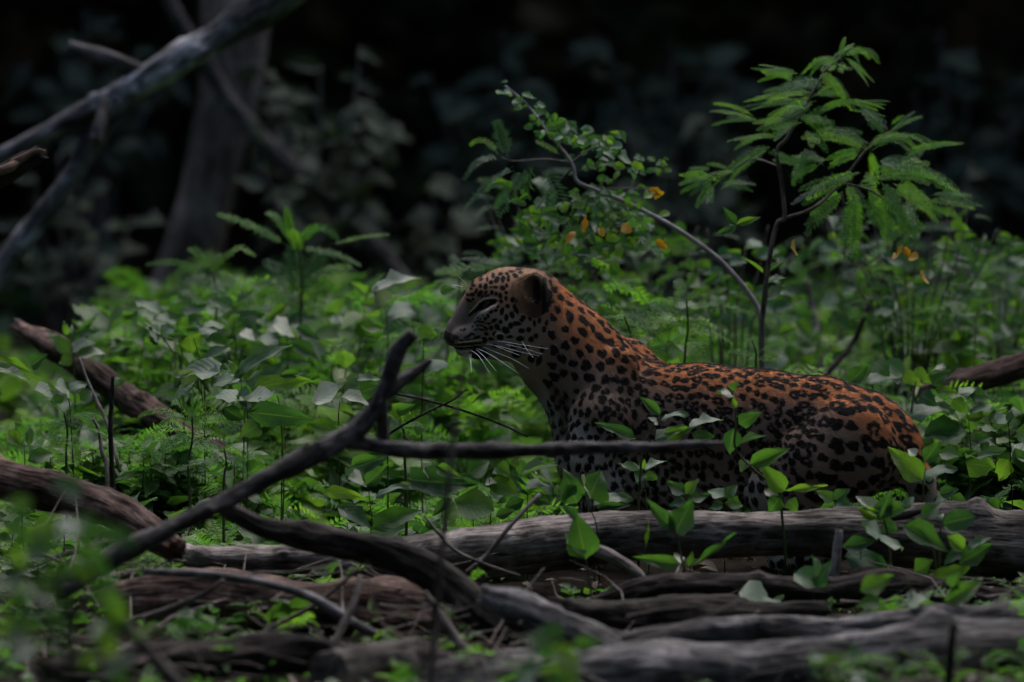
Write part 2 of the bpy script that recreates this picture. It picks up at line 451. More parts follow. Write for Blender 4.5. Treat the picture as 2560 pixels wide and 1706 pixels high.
def leopard_field(X, Y, D):
    F = Field(X, Y, D)
    # trunk
    F.chain([(1520, 1065, 0, 138), (1610, 1062, 0, 152), (1750, 1070, 4, 158), (1900, 1074, 10, 149), (2050, 1083, 16, 140), (2150, 1098, 18, 122), (2206, 1118, 18, 98)], kd=0.74, k=30)
    F.chain([(1510, 1150, 0, 112), (1620, 1150, 0, 122), (1760, 1150, 4, 122), (1900, 1130, 8, 105)], kd=0.78, k=40)
    # neck
    F.chain([(1322, 778, 0, 106), (1395, 862, 0, 113), (1482, 962, 0, 132)], kd=0.80, k=30)
    F.cone((1450, 868, 0), 90, (1560, 972, 0), 92, kd=0.6, k=22)
    # shoulder blades, shoulders and fore legs
    for s, (bx, by, br) in ((1, (1543, 908, 50)), (-1, (1580, 906, 50))):
        F.cone((bx, by, 66 * s), br, (1500, 1030, 98 * s), 74, kd=0.62, k=16)
        if s < 0:
            F.cone((1560, 894, -52), 46, (1632, 930, -44), 34, kd=0.8, k=16)
        F.chain([(1500, 1030, 98 * s, 74), (1462, 1130, 102 * s, 66), (1500, 1215, 92 * s, 54), (1492, 1300, 88 * s, 40), (1478, 1362, 86 * s, 33)], kd=0.8, k=14)
        F.chain([(1478, 1372, 86 * s, 34), (1440, 1380, 86 * s, 32)], k=14)
        # haunch, thigh, shank, hind foot
        o = 16
        F.ell((2110, 1112, o + 82 * s), (126, 126, 74), k=20)
        F.chain([(2120, 1094, o + 92 * s, 104), (2015, 1145, o + 116 * s, 92), (1925, 1208, o + 120 * s, 68)], kd=0.62, k=18)
        F.chain([(1925, 1210, o + 108 * s, 58), (2010, 1285, o + 104 * s, 44), (2110, 1335, o + 98 * s, 32)], kd=0.8, k=18)
        F.chain([(2110, 1345, o + 98 * s, 30), (2010, 1374, o + 98 * s, 28), (1950, 1380, o + 98 * s, 32)], kd=1.0, k=12)
    # tail
    F.chain([(2240, 1130, 16, 52), (2300, 1200, 14, 34), (2345, 1285, 5, 28), (2420, 1350, -40, 25), (2520, 1375, -110, 24), (2600, 1378, -190, 22)], k=22)
    # ---- head
    F.ell((1274, 756, 0), (100, 91, 80), rot=math.radians(12), k=18)
    F.ell((1212, 733, 30), (50, 44, 36), rot=math.radians(-30), k=12, sym=True)
    F.cone((1216, 762, 0), 66, (1156, 824, 0), 43, kd=0.62, k=10)
    F.cone((1152, 828, 0), 33, (1131, 838, 0), 23, kd=0.9, k=10)
    F.ell((1168, 836, 26), (42, 30, 27), rot=math.radians(-8), k=8, sym=True)
    F.cone((1238, 800, 38), 46, (1190, 830, 30), 28, kd=0.8, k=14, sym=True)
    F.chain([(1156, 868, 0, 19), (1198, 868, 0, 26), (1266, 848, 0, 54)], kd=1.3, k=10)
    F.ell((1236, 778, 50), (46, 34, 30), rot=math.radians(-25), k=18, sym=True)
    F.ell((1282, 822, 46), (66, 58, 44), k=22, sym=True)
    # ears: cupped, opening forward and outward
    yaw = math.radians(32)
    e = F.ell_d((1332, 721, 64), (37, 48, 22), rot=math.radians(8), yaw=yaw, sym=True)
    e = smax(e, -F.ell_d((1323, 716, 83), (27, 38, 21), rot=math.radians(8), yaw=yaw, sym=True), 5)
    F.d = smin(F.d, e, 20)
    # eye sockets, nostrils, line of the mouth
    F.cut((1214, 752, 72), (31, 8.5, 17), rot=math.radians(-24), yaw=math.radians(-20), k=6, sym=True)
    F.cut((1190, 775, 58), (24, 5, 10), rot=math.radians(-52), k=6, sym=True)
    F.cut((1146, 838, 19), (12, 5, 8), rot=math.radians(-30), k=4, sym=True)
    F.cut((1165, 864, 34), (46, 3.2, 22), rot=math.radians(-6), k=4, sym=True)
    return F.d

def surface_nets(d, org, h):
    """vertices and quads of the zero level of d on a grid"""
    nx, ny, nz = d.shape
    ins = d < 0
    cnt = np.zeros((nx - 1, ny - 1, nz - 1), np.int8)
    for a in (0, 1):
        for b in (0, 1):
            for c in (0, 1):
                cnt += ins[a:nx - 1 + a, b:ny - 1 + b, c:nz - 1 + c]
    act = (cnt > 0) & (cnt < 8)
    ci = np.argwhere(act)
    vid = np.full(act.shape, -1, np.int64)
    vid[act] = np.arange(len(ci))
    acc = np.zeros((len(ci), 3)); num = np.zeros(len(ci))
    corners = [(a, b, c) for a in (0, 1) for b in (0, 1) for c in (0, 1)]
    val = {k: d[ci[:, 0] + k[0], ci[:, 1] + k[1], ci[:, 2] + k[2]] for k in corners}
    for k in corners:
        for ax in range(3):
            if k[ax] == 0:
                k2 = list(k); k2[ax] = 1; k2 = tuple(k2)
                v0, v1 = val[k], val[k2]
                m = (v0 < 0) != (v1 < 0)
                t = np.where(m, v0 / np.where(m, v0 - v1, 1), 0)
                p = np.array(k, float)[None, :] + np.eye(3)[ax][None, :] * t[:, None]
                acc[m] += p[m]; num[m] += 1
    V = (ci + acc / num[:, None]) * h + np.array(org)[None, :]
    Q = []
    for ax in range(3):
        sl0 = [slice(None)] * 3; sl1 = [slice(None)] * 3
        sl0[ax] = slice(0, -1); sl1[ax] = slice(1, None)
        e = np.argwhere(ins[tuple(sl0)] != ins[tuple(sl1)])
        u, w = (ax + 1) % 3, (ax + 2) % 3
        e = e[(e[:, u] > 0) & (e[:, w] > 0) & (e[:, u] < d.shape[u] - 1) & (e[:, w] < d.shape[w] - 1)]
        def at(du, dw):
            i = e.copy(); i[:, u] -= du; i[:, w] -= dw
            return vid[i[:, 0], i[:, 1], i[:, 2]]
        q = np.stack([at(1, 1), at(0, 1), at(0, 0), at(1, 0)], 1)
        fl = ins[tuple(sl0)][e[:, 0], e[:, 1], e[:, 2]]
        q[~fl] = q[~fl][:, ::-1]
        Q.append(q)
    return V, np.vstack(Q)

def to_world(L):
    """leopard frame -> world metres relative to its base point"""
    x = (L[:, 0] - 1800) * S0
    z = (1400 - L[:, 1]) * S0 / math.cos(TILT)
    y = -L[:, 2] * S0 - 0.02
    return np.stack([x, y, z], 1)

# face marks traced from the photograph: (x, y, rx, ry, tilt) at zoom 6.03
FACE = [(740,345,28,40,15),(660,340,22,25,0),(820,285,28,25,0),(905,250,33,45,30),(1000,235,28,42,10),(1080,225,20,40,0),(1185,190,38,25,20),
(1260,150,28,15,0),(1235,110,35,14,0),(960,170,30,18,-20),(850,195,25,30,0),(760,245,15,25,0),(1060,165,25,18,0),(1130,135,35,12,0),(670,252,25,12,-20),
(550,335,30,25,0),(520,385,20,16,0),(995,365,36,32,0),(1055,330,20,25,0),(885,355,28,15,0),(820,355,18,10,0),(835,430,26,32,0),(895,450,22,26,0),
(958,475,26,36,-15),(740,440,18,38,20),(655,450,30,52,35),(595,415,18,33,25),(540,470,33,22,0),(470,480,25,15,0),(490,560,42,17,20),(550,540,14,16,0),
(775,475,28,10,-20),(690,490,23,10,-40),(1045,430,24,19,30),(1045,515,20,28,-15),(970,560,26,26,0),(1140,535,26,30,-20),(1200,550,15,22,-15),
(1070,625,30,26,40),(985,705,27,50,10),(925,635,18,18,0),(1190,670,28,66,-25),(1135,755,31,50,-20),(1280,690,16,28,-20),(1050,795,28,42,10),
(965,860,24,26,0),(870,840,42,22,-30),(1305,790,33,23,20),(1280,830,28,23,30),(1400,800,20,40,-20),(1205,885,62,30,0),(1115,915,33,42,0),
(820,955,26,30,0),(910,935,33,40,-20),(945,970,18,14,0),(1040,985,56,46,30),(1280,990,44,29,0),(1385,975,34,34,-10),(1545,840,20,35,0),
(1650,880,22,40,15),(1610,970,25,40,5),(1470,880,17,42,0),(1490,1070,27,34,0),(1745,960,38,38,30),(1740,1050,27,52,0),(870,1045,20,30,30),
(750,1050,30,25,20),(960,1090,46,40,0),(1100,1080,38,19,0),(1260,1110,52,34,0),(1420,1120,34,38,0),(820,1125,34,20,0),
(825,715,33,20,-40),(775,775,21,29,-10),(735,820,21,24,20),(890,690,24,19,-30),(700,780,9,9,0),(620,820,11,8,0),(660,825,10,8,0),(630,865,20,14,0),
(670,870,13,11,0),(700,870,15,9,0),(580,890,11,11,0),(620,930,15,11,0),(670,920,23,10,20),(740,960,33,16,40),(680,990,42,12,10),(590,995,18,9,0),
(545,950,9,9,0),(790,890,23,14,0),(740,885,14,9,0),(540,1060,27,13,20),(490,1090,26,9,-20),(440,1120,19,9,0),(420,1000,18,11,-40),(370,1005,9,8,0),
(610,1112,46,18,-20),(375,1160,19,9,0),(430,1155,23,7,0),(490,1145,23,7,0),(480,1215,175,15,-6),(720,1145,38,42,0),(640,1375,140,82,0),
(1020,1270,43,28,0),(1200,1360,62,52,0),(1420,1420,44,54,-20),(1540,1440,32,74,20),(1500,1370,23,23,0),(1745,1280,28,43,0),(1750,1430,19,38,0),
(1580,1270,28,38,0),(1680,190,58,22,35),(1620,270,22,46,-20),(1710,300,22,43,-25),(1740,390,26,38,-20),(1780,530,38,43,0),(1725,600,14,38,0),
(1735,720,18,46,0),(1740,820,20,33,0),(1650,690,28,28,0),(1330,1240,40,30,10),(880,1230,40,24,0),(1160,1230,44,26,0)]

def poly_d(x, y, pts, wid):
    """distance to a polyline minus a half width that varies along it"""
    best = np.full(x.shape, 1e3)
    for (a, b, w0), (c, e, w1) in zip([(p[0], p[1], w) for p, w in zip(pts[:-1], wid[:-1])], [(p[0], p[1], w) for p, w in zip(pts[1:], wid[1:])]):
        vx, vy = c - a, e - b
        t = np.clip(((x - a) * vx + (y - b) * vy) / (vx * vx + vy * vy), 0, 1)
        best = np.minimum(best, np.hypot(x - a - t * vx, y - b - t * vy) - (w0 + (w1 - w0) * t))
    return best

def face_marks(L):
    """signed distance (photo px) to the black marks and to the white lines of the face, plus black ear backs"""
    zx, zy = (L[:, 0] - 1090) * 6.03, (L[:, 1] - 650) * 6.03
    d = np.full(len(L), 1e3)
    for x, y, rx, ry, a in FACE:
        ca, sa = math.cos(math.radians(a)), math.sin(math.radians(a))
        u, v = ca * (zx - x) + sa * (zy - y), -sa * (zx - x) + ca * (zy - y)
        q = np.hypot(u / rx, v / ry)
        d = np.minimum(d, (q - 1) * min(rx, ry))
    d = np.minimum(d, poly_d(zx, zy, [(490, 800), (560, 720), (640, 655), (740, 610), (860, 572), (900, 556)], [8, 22, 44, 48, 20, 6]))
    d = np.minimum(d, poly_d(zx, zy, [(290, 1292), (420, 1294), (600, 1262)], [9, 12, 16]))
    wl = poly_d(zx, zy, [(505, 745), (580, 650), (645, 575), (700, 525), (830, 505), (930, 522)], [10, 16, 13, 10, 13, 8])
    wl = np.minimum(wl, poly_d(zx, zy, [(590, 815), (640, 745), (740, 705), (820, 640), (900, 612)], [8, 15, 13, 9, 6]))
    wl = np.minimum(wl, poly_d(zx, zy, [(330, 1190), (480, 1172), (680, 1150)], [8, 11, 12]))
    wl = np.minimum(wl, poly_d(zx, zy, [(880, 1060), (930, 1020), (1000, 1040)], [8, 14, 10]))
    return d / 6.03, wl / 6.03

def build_leopard():
    h = 4.0
    gx = np.arange(1096, 2650, h, dtype=np.float32)
    gy = np.arange(648, 1424, h, dtype=np.float32)
    gd = np.arange(-236, 232, h, dtype=np.float32)
    # coarse field first, the fine one only near the skin
    c = 3
    CX, CY, CD = np.meshgrid(gx[1::c], gy[1::c], gd[1::c], indexing='ij')
    cd = leopard_field(CX, CY, CD)
    d = np.repeat(np.repeat(np.repeat(cd, c, 0), c, 1), c, 2)
    def fit(a, n, ax):
        if a.shape[ax] < n:
            a = np.concatenate([a] + [np.take(a, [-1], ax)] * (n - a.shape[ax]), ax)
        return np.take(a, range(n), ax)
    for ax, g in enumerate((gx, gy, gd)):
        d = fit(d, len(g), ax)
    near = np.abs(d) < 30
    X, Y, D = np.meshgrid(gx, gy, gd, indexing='ij')
    d[near] = leopard_field(X[near], Y[near], D[near])
    V, Q = surface_nets(d, (gx[0], gy[0], gd[0]), h)
    Q = Q[:, ::-1]
    # keep the one connected body
    me = bpy.data.meshes.new('leopard')
    me.from_pydata(V.tolist(), [], Q.tolist())
    import bmesh
    bm = bmesh.new(); bm.from_mesh(me)
    bm.verts.ensure_lookup_table()
    # finer head
    ed = [e for e in bm.edges if max(e.verts[0].co.x, e.verts[1].co.x) < 1385]
    bmesh.ops.subdivide_edges(bm, edges=ed, cuts=1, use_grid_fill=True)
    bmesh.ops.triangulate(bm, faces=[f for f in bm.faces if len(f.verts) > 4])
    bm.to_mesh(me); bm.free()
    n = len(me.vertices)
    L = np.empty(n * 3); me.vertices.foreach_get('co', L); L = L.reshape(-1, 3)
    # project back onto the surface, then a little relaxation through the field
    for _ in range(3):
        def fv(p): return leopard_field(p[:, 0].astype(np.float32), p[:, 1].astype(np.float32), p[:, 2].astype(np.float32)).astype(float)
        e = 1.5
        f0 = fv(L)
        g = np.stack([fv(L + np.eye(3)[k] * e) - fv(L - np.eye(3)[k] * e) for k in range(3)], 1) / (2 * e)
        gl = np.maximum((g ** 2).sum(1), 0.15)
        st = g * (f0 / gl)[:, None]
        ln = np.linalg.norm(st, axis=1, keepdims=True)
        L = L - st * np.minimum(1, 3.0 / np.maximum(ln, 1e-6))
    N = g / np.maximum(np.linalg.norm(g, axis=1, keepdims=True), 1e-6)
    W = to_world(L)
    me.vertices.foreach_set('co', W.ravel())
    me.polygons.foreach_set('use_smooth', [True] * len(me.polygons))
    me.update()
    return me, L, N

def spot_list(L, N):
    """dart throwing over the skin: centre, half sizes, direction along the hair, ring flag"""
    X, Y, D = L.T
    m = X > 1365
    idx = np.flatnonzero(m)
    RNG2 = np.random.default_rng(5)
    RNG2.shuffle(idx)
    idx = idx[:45000]
    # spacing by region
    def spacing(x, y):
        s = 21.5 + 0 * x
        s = s + 7 * np.exp(-((x - 1430) / 90) ** 2) * (y < 960)              # neck
        s = s - 2 * np.exp(-(((x - 1470) / 90) ** 2 + ((y - 1060) / 110) ** 2))  # breast
        s = s + 13 * sstep(1960, 2120, x) * (1 - sstep(1180, 1300, y) * 0.4)     # thigh
        s = s + 8 * sstep(1170, 1260, y) * (1 - sstep(1980, 2100, x))            # belly
        s = s + 4 * np.exp(-(((x - 1540) / 60) ** 2 + ((y - 910) / 60) ** 2))     # shoulder blade
        return s
    SP = spacing(X, Y) * RNG2.uniform(0.86, 1.1, len(X))
    cell = {}
    out = []
    zc = 1.0
    for i in idx:
        x, y, dd = L[i]
        s = SP[i]
        # hair runs tailwards and down; spots crowd closer across it
        key = (int(x // 60), int(y // 60), int(dd // 60))
        ok = True
        for a in (-1, 0, 1):
            for b in (-1, 0, 1):
                for c in (-1, 0, 1):
                    for (j, s2) in cell.get((key[0] + a, key[1] + b, key[2] + c), ()):
                        q = L[j] - L[i]
                        if q[0] ** 2 * 1.25 + q[1] ** 2 * 0.8 + q[2] ** 2 < (0.5 * (s + s2)) ** 2:
                            ok = False; break
                    if not ok: break
                if not ok: break
            if not ok: break
        if ok:
            cell.setdefault(key, []).append((i, s))
            out.append((i, s))
    return out

def hair_dir(L):
    X, Y, D = L.T
    head = np.stack([X - 1105, (Y - 815) * 0.8 , D * 0.9], 1)
    head /= np.linalg.norm(head, axis=1, keepdims=True) + 1e-6
    neck = np.stack([np.full(len(L), 0.5), np.full(len(L), 0.86), D * 0.0], 1)
    body = np.stack([np.full(len(L), 0.82), 0.30 + 0.5 * sstep(1000, 1250, Y), D * 0.0], 1)
    leg = np.stack([np.full(len(L), 0.15), np.ones(len(L)), D * 0], 1)
    w = sstep(1330, 1420, X)[:, None]; w2 = sstep(1480, 1640, X)[:, None]
    v = head * (1 - w) + neck * w
    v = v * (1 - w2) + body * w2
    lw = (sstep(1230, 1320, Y) * (X > 1400))[:, None]
    v = v * (1 - lw) + leg * lw
    return v / (np.linalg.norm(v, axis=1, keepdims=True) + 1e-6)

def body_marks(L, N, spots, SL, SN):
    """signed distance in photo px to the black spots, and a mask of the browner rosette centres"""
    d = np.full(len(L), 1e3)
    cen = np.zeros(len(L))
    r = np.random.default_rng(77)
    hd = hair_dir(SL[[i for i, s in spots]])
    order = np.argsort(L[:, 0])
    LX = L[order, 0]
    for k, (i, s) in enumerate(spots):
        c, nrm = SL[i], SN[i]
        t = hd[k] - nrm * np.dot(hd[k], nrm); t /= np.linalg.norm(t) + 1e-6
        b = np.cross(nrm, t)
        x, y = c[0], c[1]
        el = r.uniform(1.0, 1.45)
        if 1560 < x < 1960 and 980 < y < 1180: el *= 1.15
        size = s * (0.425 + 0.045 * r.normal())
        size = float(np.clip(size, s * 0.32, s * 0.56))
        if x < 1500 and y < 1000: size *= 0.9; el *= 1.1
        if x > 1980: size *= 1.08
        up = 0.0
        ax, bx = size * math.sqrt(el), size / math.sqrt(el)
        tw = r.uniform(-0.45, 0.45)
        # flank blotches stand upright rather than along the hair
        if y > 960 and x < 1990: tw += 0.7
        t2 = t * math.cos(tw) + b * math.sin(tw); b2 = -t * math.sin(tw) + b * math.cos(tw)
        lo, hi = np.searchsorted(LX, [c[0] - s * 1.5, c[0] + s * 1.5])
        sub = order[lo:hi]
        q = L[sub] - c
        near = (np.abs(q[:, 1]) < s * 1.5) & (np.abs(q[:, 2]) < s * 1.5)
        sub = sub[near]; q = q[near]
        if not len(sub): continue
        u, v, w = q @ t2, q @ b2, q @ nrm
        ph = r.uniform(0, 6.28, 3); am = r.uniform(0.05, 0.17, 3)
        th = np.arctan2(v, u)
        lob = 1 + am[0] * np.cos(2 * th + ph[0]) + am[1] * np.cos(3 * th + ph[1]) + am[2] * 0.6 * np.cos(5 * th + ph[2])
        rho = np.sqrt((u / ax) ** 2 + (v / bx) ** 2 + (w / (s * 0.8)) ** 2)
        dist = (rho / lob - 1) * min(ax, bx)
        rosette = (x > 1560) and (y < 1130) and (r.random() < 0.42)
        if rosette:
            # broken ring: open centre, one gap
            grow = 1.18
            dist = (rho / (lob * grow) - 1) * min(ax, bx)
            inner = (0.46 - rho / lob) * min(ax, bx)
            g = r.uniform(-3.1, 3.1)
            gap = (0.35 - np.abs(np.angle(np.exp(1j * (th - g))))) * rho * min(ax, bx) * 0.8
            dist = np.maximum(dist, np.maximum(inner, np.where(r.random() < 0.6, gap, -1e3)))
            cen[sub] = np.maximum(cen[sub], np.clip(1.1 - rho, 0, 1))
        d[sub] = np.minimum(d[sub], dist)
    # the dark line along the spine
    sp = np.abs(L[:, 2] - 10) + 3 * np.maximum(0, L[:, 1] - 965)
    spine = (np.abs(L[:, 2] - np.interp(L[:, 0], [1550, 1900, 2150], [-6, 8, 18])) - 11) + 5 * vnoise(L, 0.03, 3) + 200 * (N[:, 1] > -0.55)
    spine = np.where((L[:, 0] > 1600) & (L[:, 0] < 2200), spine, 1e3)
    d = np.minimum(d, spine)
    return d, cen

def coat(L, N, spots, SL, SN):
    """-> base colour (n,3) and signed distance of the black marks"""
    X, Y, D = L.T
    bd, cen = body_marks(L, N, spots, SL, SN)
    fd, wl = np.full(len(L), 1e3), np.full(len(L), 1e3)
    hm = X < 1420
    fd[hm], wl[hm] = face_marks(L[hm])
    hw = 1 - sstep(1352, 1392, X + 0.15 * (Y - 780))
    d = np.where(hw > 0.5, fd - 1.3, bd - 1.3)
    # ground colour: ochre along the top, tan on the flanks, whitish below
    och = np.array([0.52, 0.20, 0.075]); tan = np.array([0.275, 0.195, 0.15]); wht = np.array([0.50, 0.45, 0.40])
    top = np.interp(X, [1300, 1400, 1480, 1560, 1650, 1900, 2050, 2160, 2260, 2320], [665, 700, 790, 860, 905, 925, 945, 985, 1055, 1130])
    h = (Y - top) + 18 * fbm(L, 0.012, 4)
    ext = np.interp(X, [1300, 1420, 1500, 1600, 2000, 2200], [130, 190, 135, 95, 90, 120])
    a = sstep(0.15, 1.0, h / ext)[:, None]
    col = och * (1 - a) + tan * a
    b = (sstep(230, 330, h) * (X > 1420))[:, None]
    col = col * (1 - b) + wht * b
    # breast front and throat are pale
    fr = sstep(0, 1, (np.interp(Y, [850, 930, 1000, 1050, 1120, 1250], [1200, 1340, 1392, 1402, 1408, 1440]) - X) / 26 + 0.5) * (Y > 890)
    col = col * (1 - fr[:, None]) + wht * fr[:, None]
    inner = (sstep(1160, 1200, Y) * (np.abs(D) < 60) * (X > 1420))[:, None]
    col = col * (1 - inner * 0.7) + wht * inner * 0.7
    # face
    gry = np.array([0.30, 0.245, 0.20]); brd = np.array([0.20, 0.155, 0.135]); brw = np.array([0.34, 0.19, 0.115])
    fc = np.tile(gry, (len(L), 1))
    up = (1 - sstep(735, 790, Y + (1250 - X) * 0.15))[:, None]
    fc = fc * (1 - up) + brw * up
    bw = (1 - sstep(0, 30, np.abs((X - 1158) * 0.89 + (Y - 745) * 0.46) - 24) ) * sstep(735, 755, Y)
    fc = fc * (1 - bw[:, None]) + brd * bw[:, None]
    bk = (sstep(1270, 1370, X) * 0.6)[:, None]
    fc = fc * (1 - bk) + np.array([0.33, 0.19, 0.11]) * bk
    chin = (sstep(862, 872, Y) * (X < 1260))[:, None]
    fc = fc * (1 - chin) + np.array([0.32, 0.29, 0.27]) * chin
    col = col * (1 - hw[:, None]) + fc * hw[:, None]
    col = np.where((wl < 0)[:, None], np.array([0.60, 0.55, 0.50]), col)
    # nose leather
    nose = (poly_d(X, Y, [(1113, 832), (1128, 846)], [9, 8]) < 0) | (poly_d(X, Y, [(1113, 832), (1140, 836)], [8, 6]) < 0)
    col[nose] = (0.05, 0.036, 0.036)
    d = np.where(nose, 5, d)
    d = np.where((wl < 0) & (X < 1390), 3.0, d)
    # ears: brown lining, the dark of the ear hole painted in black, black back rim with a pale spot behind
    er = np.hypot((X - 1333) / 44, (Y - 722) / 60)
    ear = (er < 1.02) & (np.abs(D) > 58)
    lining = ear & (X < 1352)
    lt = sstep(1296, 1335, X[lining])[:, None]
    col[lining] = np.array([0.26, 0.15, 0.08]) * (1 - lt) + np.array([0.10, 0.066, 0.044]) * lt
    d[lining] = np.where((np.hypot((X - 1339) / 11, (Y - 718) / 30) < 1)[lining], -4, 5)
    back = ear & (X >= 1352)
    d[back] = -4
    # rosette hearts a little browner
    k = (cen * 0.35)[:, None]
    col = col * (1 - k) + np.array([0.30, 0.13, 0.055]) * k
    return col, d

def fur_len(L):
    X, Y = L[:, 0], L[:, 1]
    ln = 0.0030 + 0.0060 * sstep(1280, 1450, X)
    ln += 0.010 * sstep(1180, 1290, Y) * (X > 1400)
    ln += 0.006 * ((Y > 940) & (X < 1420))
    ln += 0.003 * (np.hypot((X - 1310) / 40, (Y - 720) / 40) < 1)
    ln = np.where(X < 1175, 0.0022, ln)
    return ln

def coat_material():
    m, nt, n, l, b, out = new_mat('leopard_coat')
    a = n.new('ShaderNodeAttribute'); a.attribute_name = 'ground_colour'
    s = n.new('ShaderNodeAttribute'); s.attribute_name = 'mark'
    tc = n.new('ShaderNodeTexCoord')
    no = n.new('ShaderNodeTexNoise'); no.inputs['Scale'].default_value = 160; no.inputs['Detail'].default_value = 3
    l.new(tc.outputs['Object'], no.inputs['Vector'])
    ma = n.new('ShaderNodeMath'); ma.operation = 'MULTIPLY_ADD'; ma.inputs[1].default_value = 5.0; ma.inputs[2].default_value = -2.5
    l.new(no.outputs['Fac'], ma.inputs[0])
    ad = n.new('ShaderNodeMath'); ad.operation = 'ADD'; l.new(s.outputs['Fac'], ad.inputs[0]); l.new(ma.outputs[0], ad.inputs[1])
    mr = n.new('ShaderNodeMapRange'); mr.inputs['From Min'].default_value = -1.5; mr.inputs['From Max'].default_value = 1.5
    l.new(ad.outputs[0], mr.inputs['Value'])
    mx = n.new('ShaderNodeMix'); mx.data_type = 'RGBA'
    l.new(mr.outputs['Result'], mx.inputs['Factor']); mx.inputs['A'].default_value = (0.010, 0.008, 0.008, 1); l.new(a.outputs['Color'], mx.inputs['B'])
    l.new(mx.outputs['Result'], b.inputs['Base Color'])
    b.inputs['Roughness'].default_value = 0.8
    b.inputs['Specular IOR Level'].default_value = 0.15
    return m

def fur_material():
    m, nt, n, l, b, out = new_mat('leopard_fur')
    a = n.new('ShaderNodeAttribute'); a.attribute_name = 'hair_colour'
    l.new(a.outputs['Color'], b.inputs['Base Color'])
    b.inputs['Roughness'].default_value = 0.55
    b.inputs['Specular IOR Level'].default_value = 0.25
    return m

FUR_COUNT = 130000
def make_leopard():
    me, L, N = build_leopard()
    spots = spot_list(L, N)
    col, d = coat(L, N, spots, L, N)
    at = me.attributes.new('ground_colour', 'FLOAT_COLOR', 'POINT')
    at.data.foreach_set('color', np.hstack([col, np.ones((len(L), 1))]).astype(np.float32).ravel())
    add_f_attr(me, 'mark', np.clip(d, -20, 20))
    me.materials.append(coat_material())
    body = bpy.data.objects.new('leopard', me)
    base = P(1800, 1400, 0)
    body.location = base
    link(body)
    tag(body, 'spotted leopard crouching among green leaves behind the pale log, looking left', 'leopard')
    # fur
    tri = []
    me.calc_loop_triangles()
    T = np.empty(len(me.loop_triangles) * 3, np.int32); me.loop_triangles.foreach_get('vertices', T); T = T.reshape(-1, 3)
    W = to_world(L)
    A = 0.5 * np.linalg.norm(np.cross(W[T[:, 1]] - W[T[:, 0]], W[T[:, 2]] - W[T[:, 0]]), axis=1)
    dens = A * np.where(L[T[:, 0], 0] < 1400, 2.2, 1.0) * np.where(L[T[:, 0], 1] > 1320, 0.3, 1.0)
    r = np.random.default_rng(3)
    pick = r.choice(len(T), FUR_COUNT, p=dens / dens.sum())
    u, v = r.random(FUR_COUNT), r.random(FUR_COUNT)
    fl = u + v > 1; u[fl], v[fl] = 1 - u[fl], 1 - v[fl]
    mixv = lambda a: a[T[pick, 0]] * (1 - u - v)[:, None] + a[T[pick, 1]] * u[:, None] + a[T[pick, 2]] * v[:, None]
    RL, RN = mixv(L), mixv(N)
    RN /= np.linalg.norm(RN, axis=1, keepdims=True)
    keep = ~(np.hypot((RL[:, 0] - 1122) / 22, (RL[:, 1] - 840) / 24) < 1)
    keep &= ~((np.hypot((RL[:, 0] - 1214) / 30, (RL[:, 1] - 752) / 12) < 1) & (np.abs(RL[:, 2]) > 40))
    RL, RN = RL[keep], RN[keep]
    n = len(RL)
    hc, hd_ = coat(RL, RN, spots, L, N)
    hd2 = hd_ + r.normal(0, 0.35, n)
    t = sstep(-1.2, 1.2, hd2)[:, None]
    hcol = np.array([0.012, 0.009, 0.009]) * (1 - t) + hc * t
    hcol = np.clip(hcol * r.uniform(0.84, 1.16, (n, 1)), 0, 0.9)
    hv = hair_dir(RL)
    hv = hv - RN * (hv * RN).sum(1, keepdims=True)
    hv /= np.linalg.norm(hv, axis=1, keepdims=True) + 1e-6
    hv = hv + r.normal(0, 0.16, (n, 3))
    toW = lambda q: np.stack([q[:, 0], -q[:, 2], -q[:, 1]], 1)
    hw, nw = toW(hv), toW(RN)
    ln = fur_len(RL) * r.uniform(0.7, 1.25, n)
    base_p = to_world(RL) - nw * 0.0006
    lift = r.uniform(0.22, 0.42, n)[:, None]
    p1 = base_p + (hw * 0.45 + nw * lift * 1.1) * (ln * 0.5)[:, None]
    p2 = p1 + (hw * 0.95 + nw * lift * 0.35) * (ln * 0.55)[:, None]
    cu = bpy.data.hair_curves.new('fur')
    cu.add_curves([3] * n)
    pts = np.stack([base_p, p1, p2], 1).reshape(-1, 3)
    cu.attributes['position'].data.foreach_set('vector', pts.astype(np.float32).ravel())
    ra = cu.attributes.new('radius', 'FLOAT', 'POINT') if 'radius' not in cu.attributes else cu.attributes['radius']
    rr = np.tile(np.array([0.00055, 0.00045, 0.00008]), n)
    ra.data.foreach_set('value', rr.astype(np.float32))
    ca = cu.attributes.new('hair_colour', 'FLOAT_COLOR', 'CURVE')
    ca.data.foreach_set('color', np.hstack([hcol, np.ones((n, 1))]).astype(np.float32).ravel())
    cu.materials.append(fur_material())
    fo = bpy.data.objects.new('fur', cu)
    link(fo, body)
    fo['kind'] = 'stuff'
    # eyes
    m, nt, nn, l, b, out = new_mat('leopard_eye')
    b.inputs['Base Color'].default_value = (0.035, 0.022, 0.010, 1); b.inputs['Roughness'].default_value = 0.08
    for s in (1, -1):
        c = to_world(np.array([[1216, 752, 46.0 * s]]))[0]
        bpy_me = bpy.data.meshes.new('eye')
        import bmesh
        bm = bmesh.new(); bmesh.ops.create_uvsphere(bm, u_segments=24, v_segments=16, radius=17 * S0); bm.to_mesh(bpy_me); bm.free()
        bpy_me.polygons.foreach_set('use_smooth', [True] * len(bpy_me.polygons))
        bpy_me.materials.append(m)
        e = bpy.data.objects.new('eye', bpy_me); e.location = c
        link(e, body)
    # whiskers: near side traced, far side mirrored
    m, nt, nn, l, b, out = new_mat('whisker')
    b.inputs['Base Color'].default_value = (0.9, 0.88, 0.9, 1); b.inputs['Roughness'].default_value = 0.3
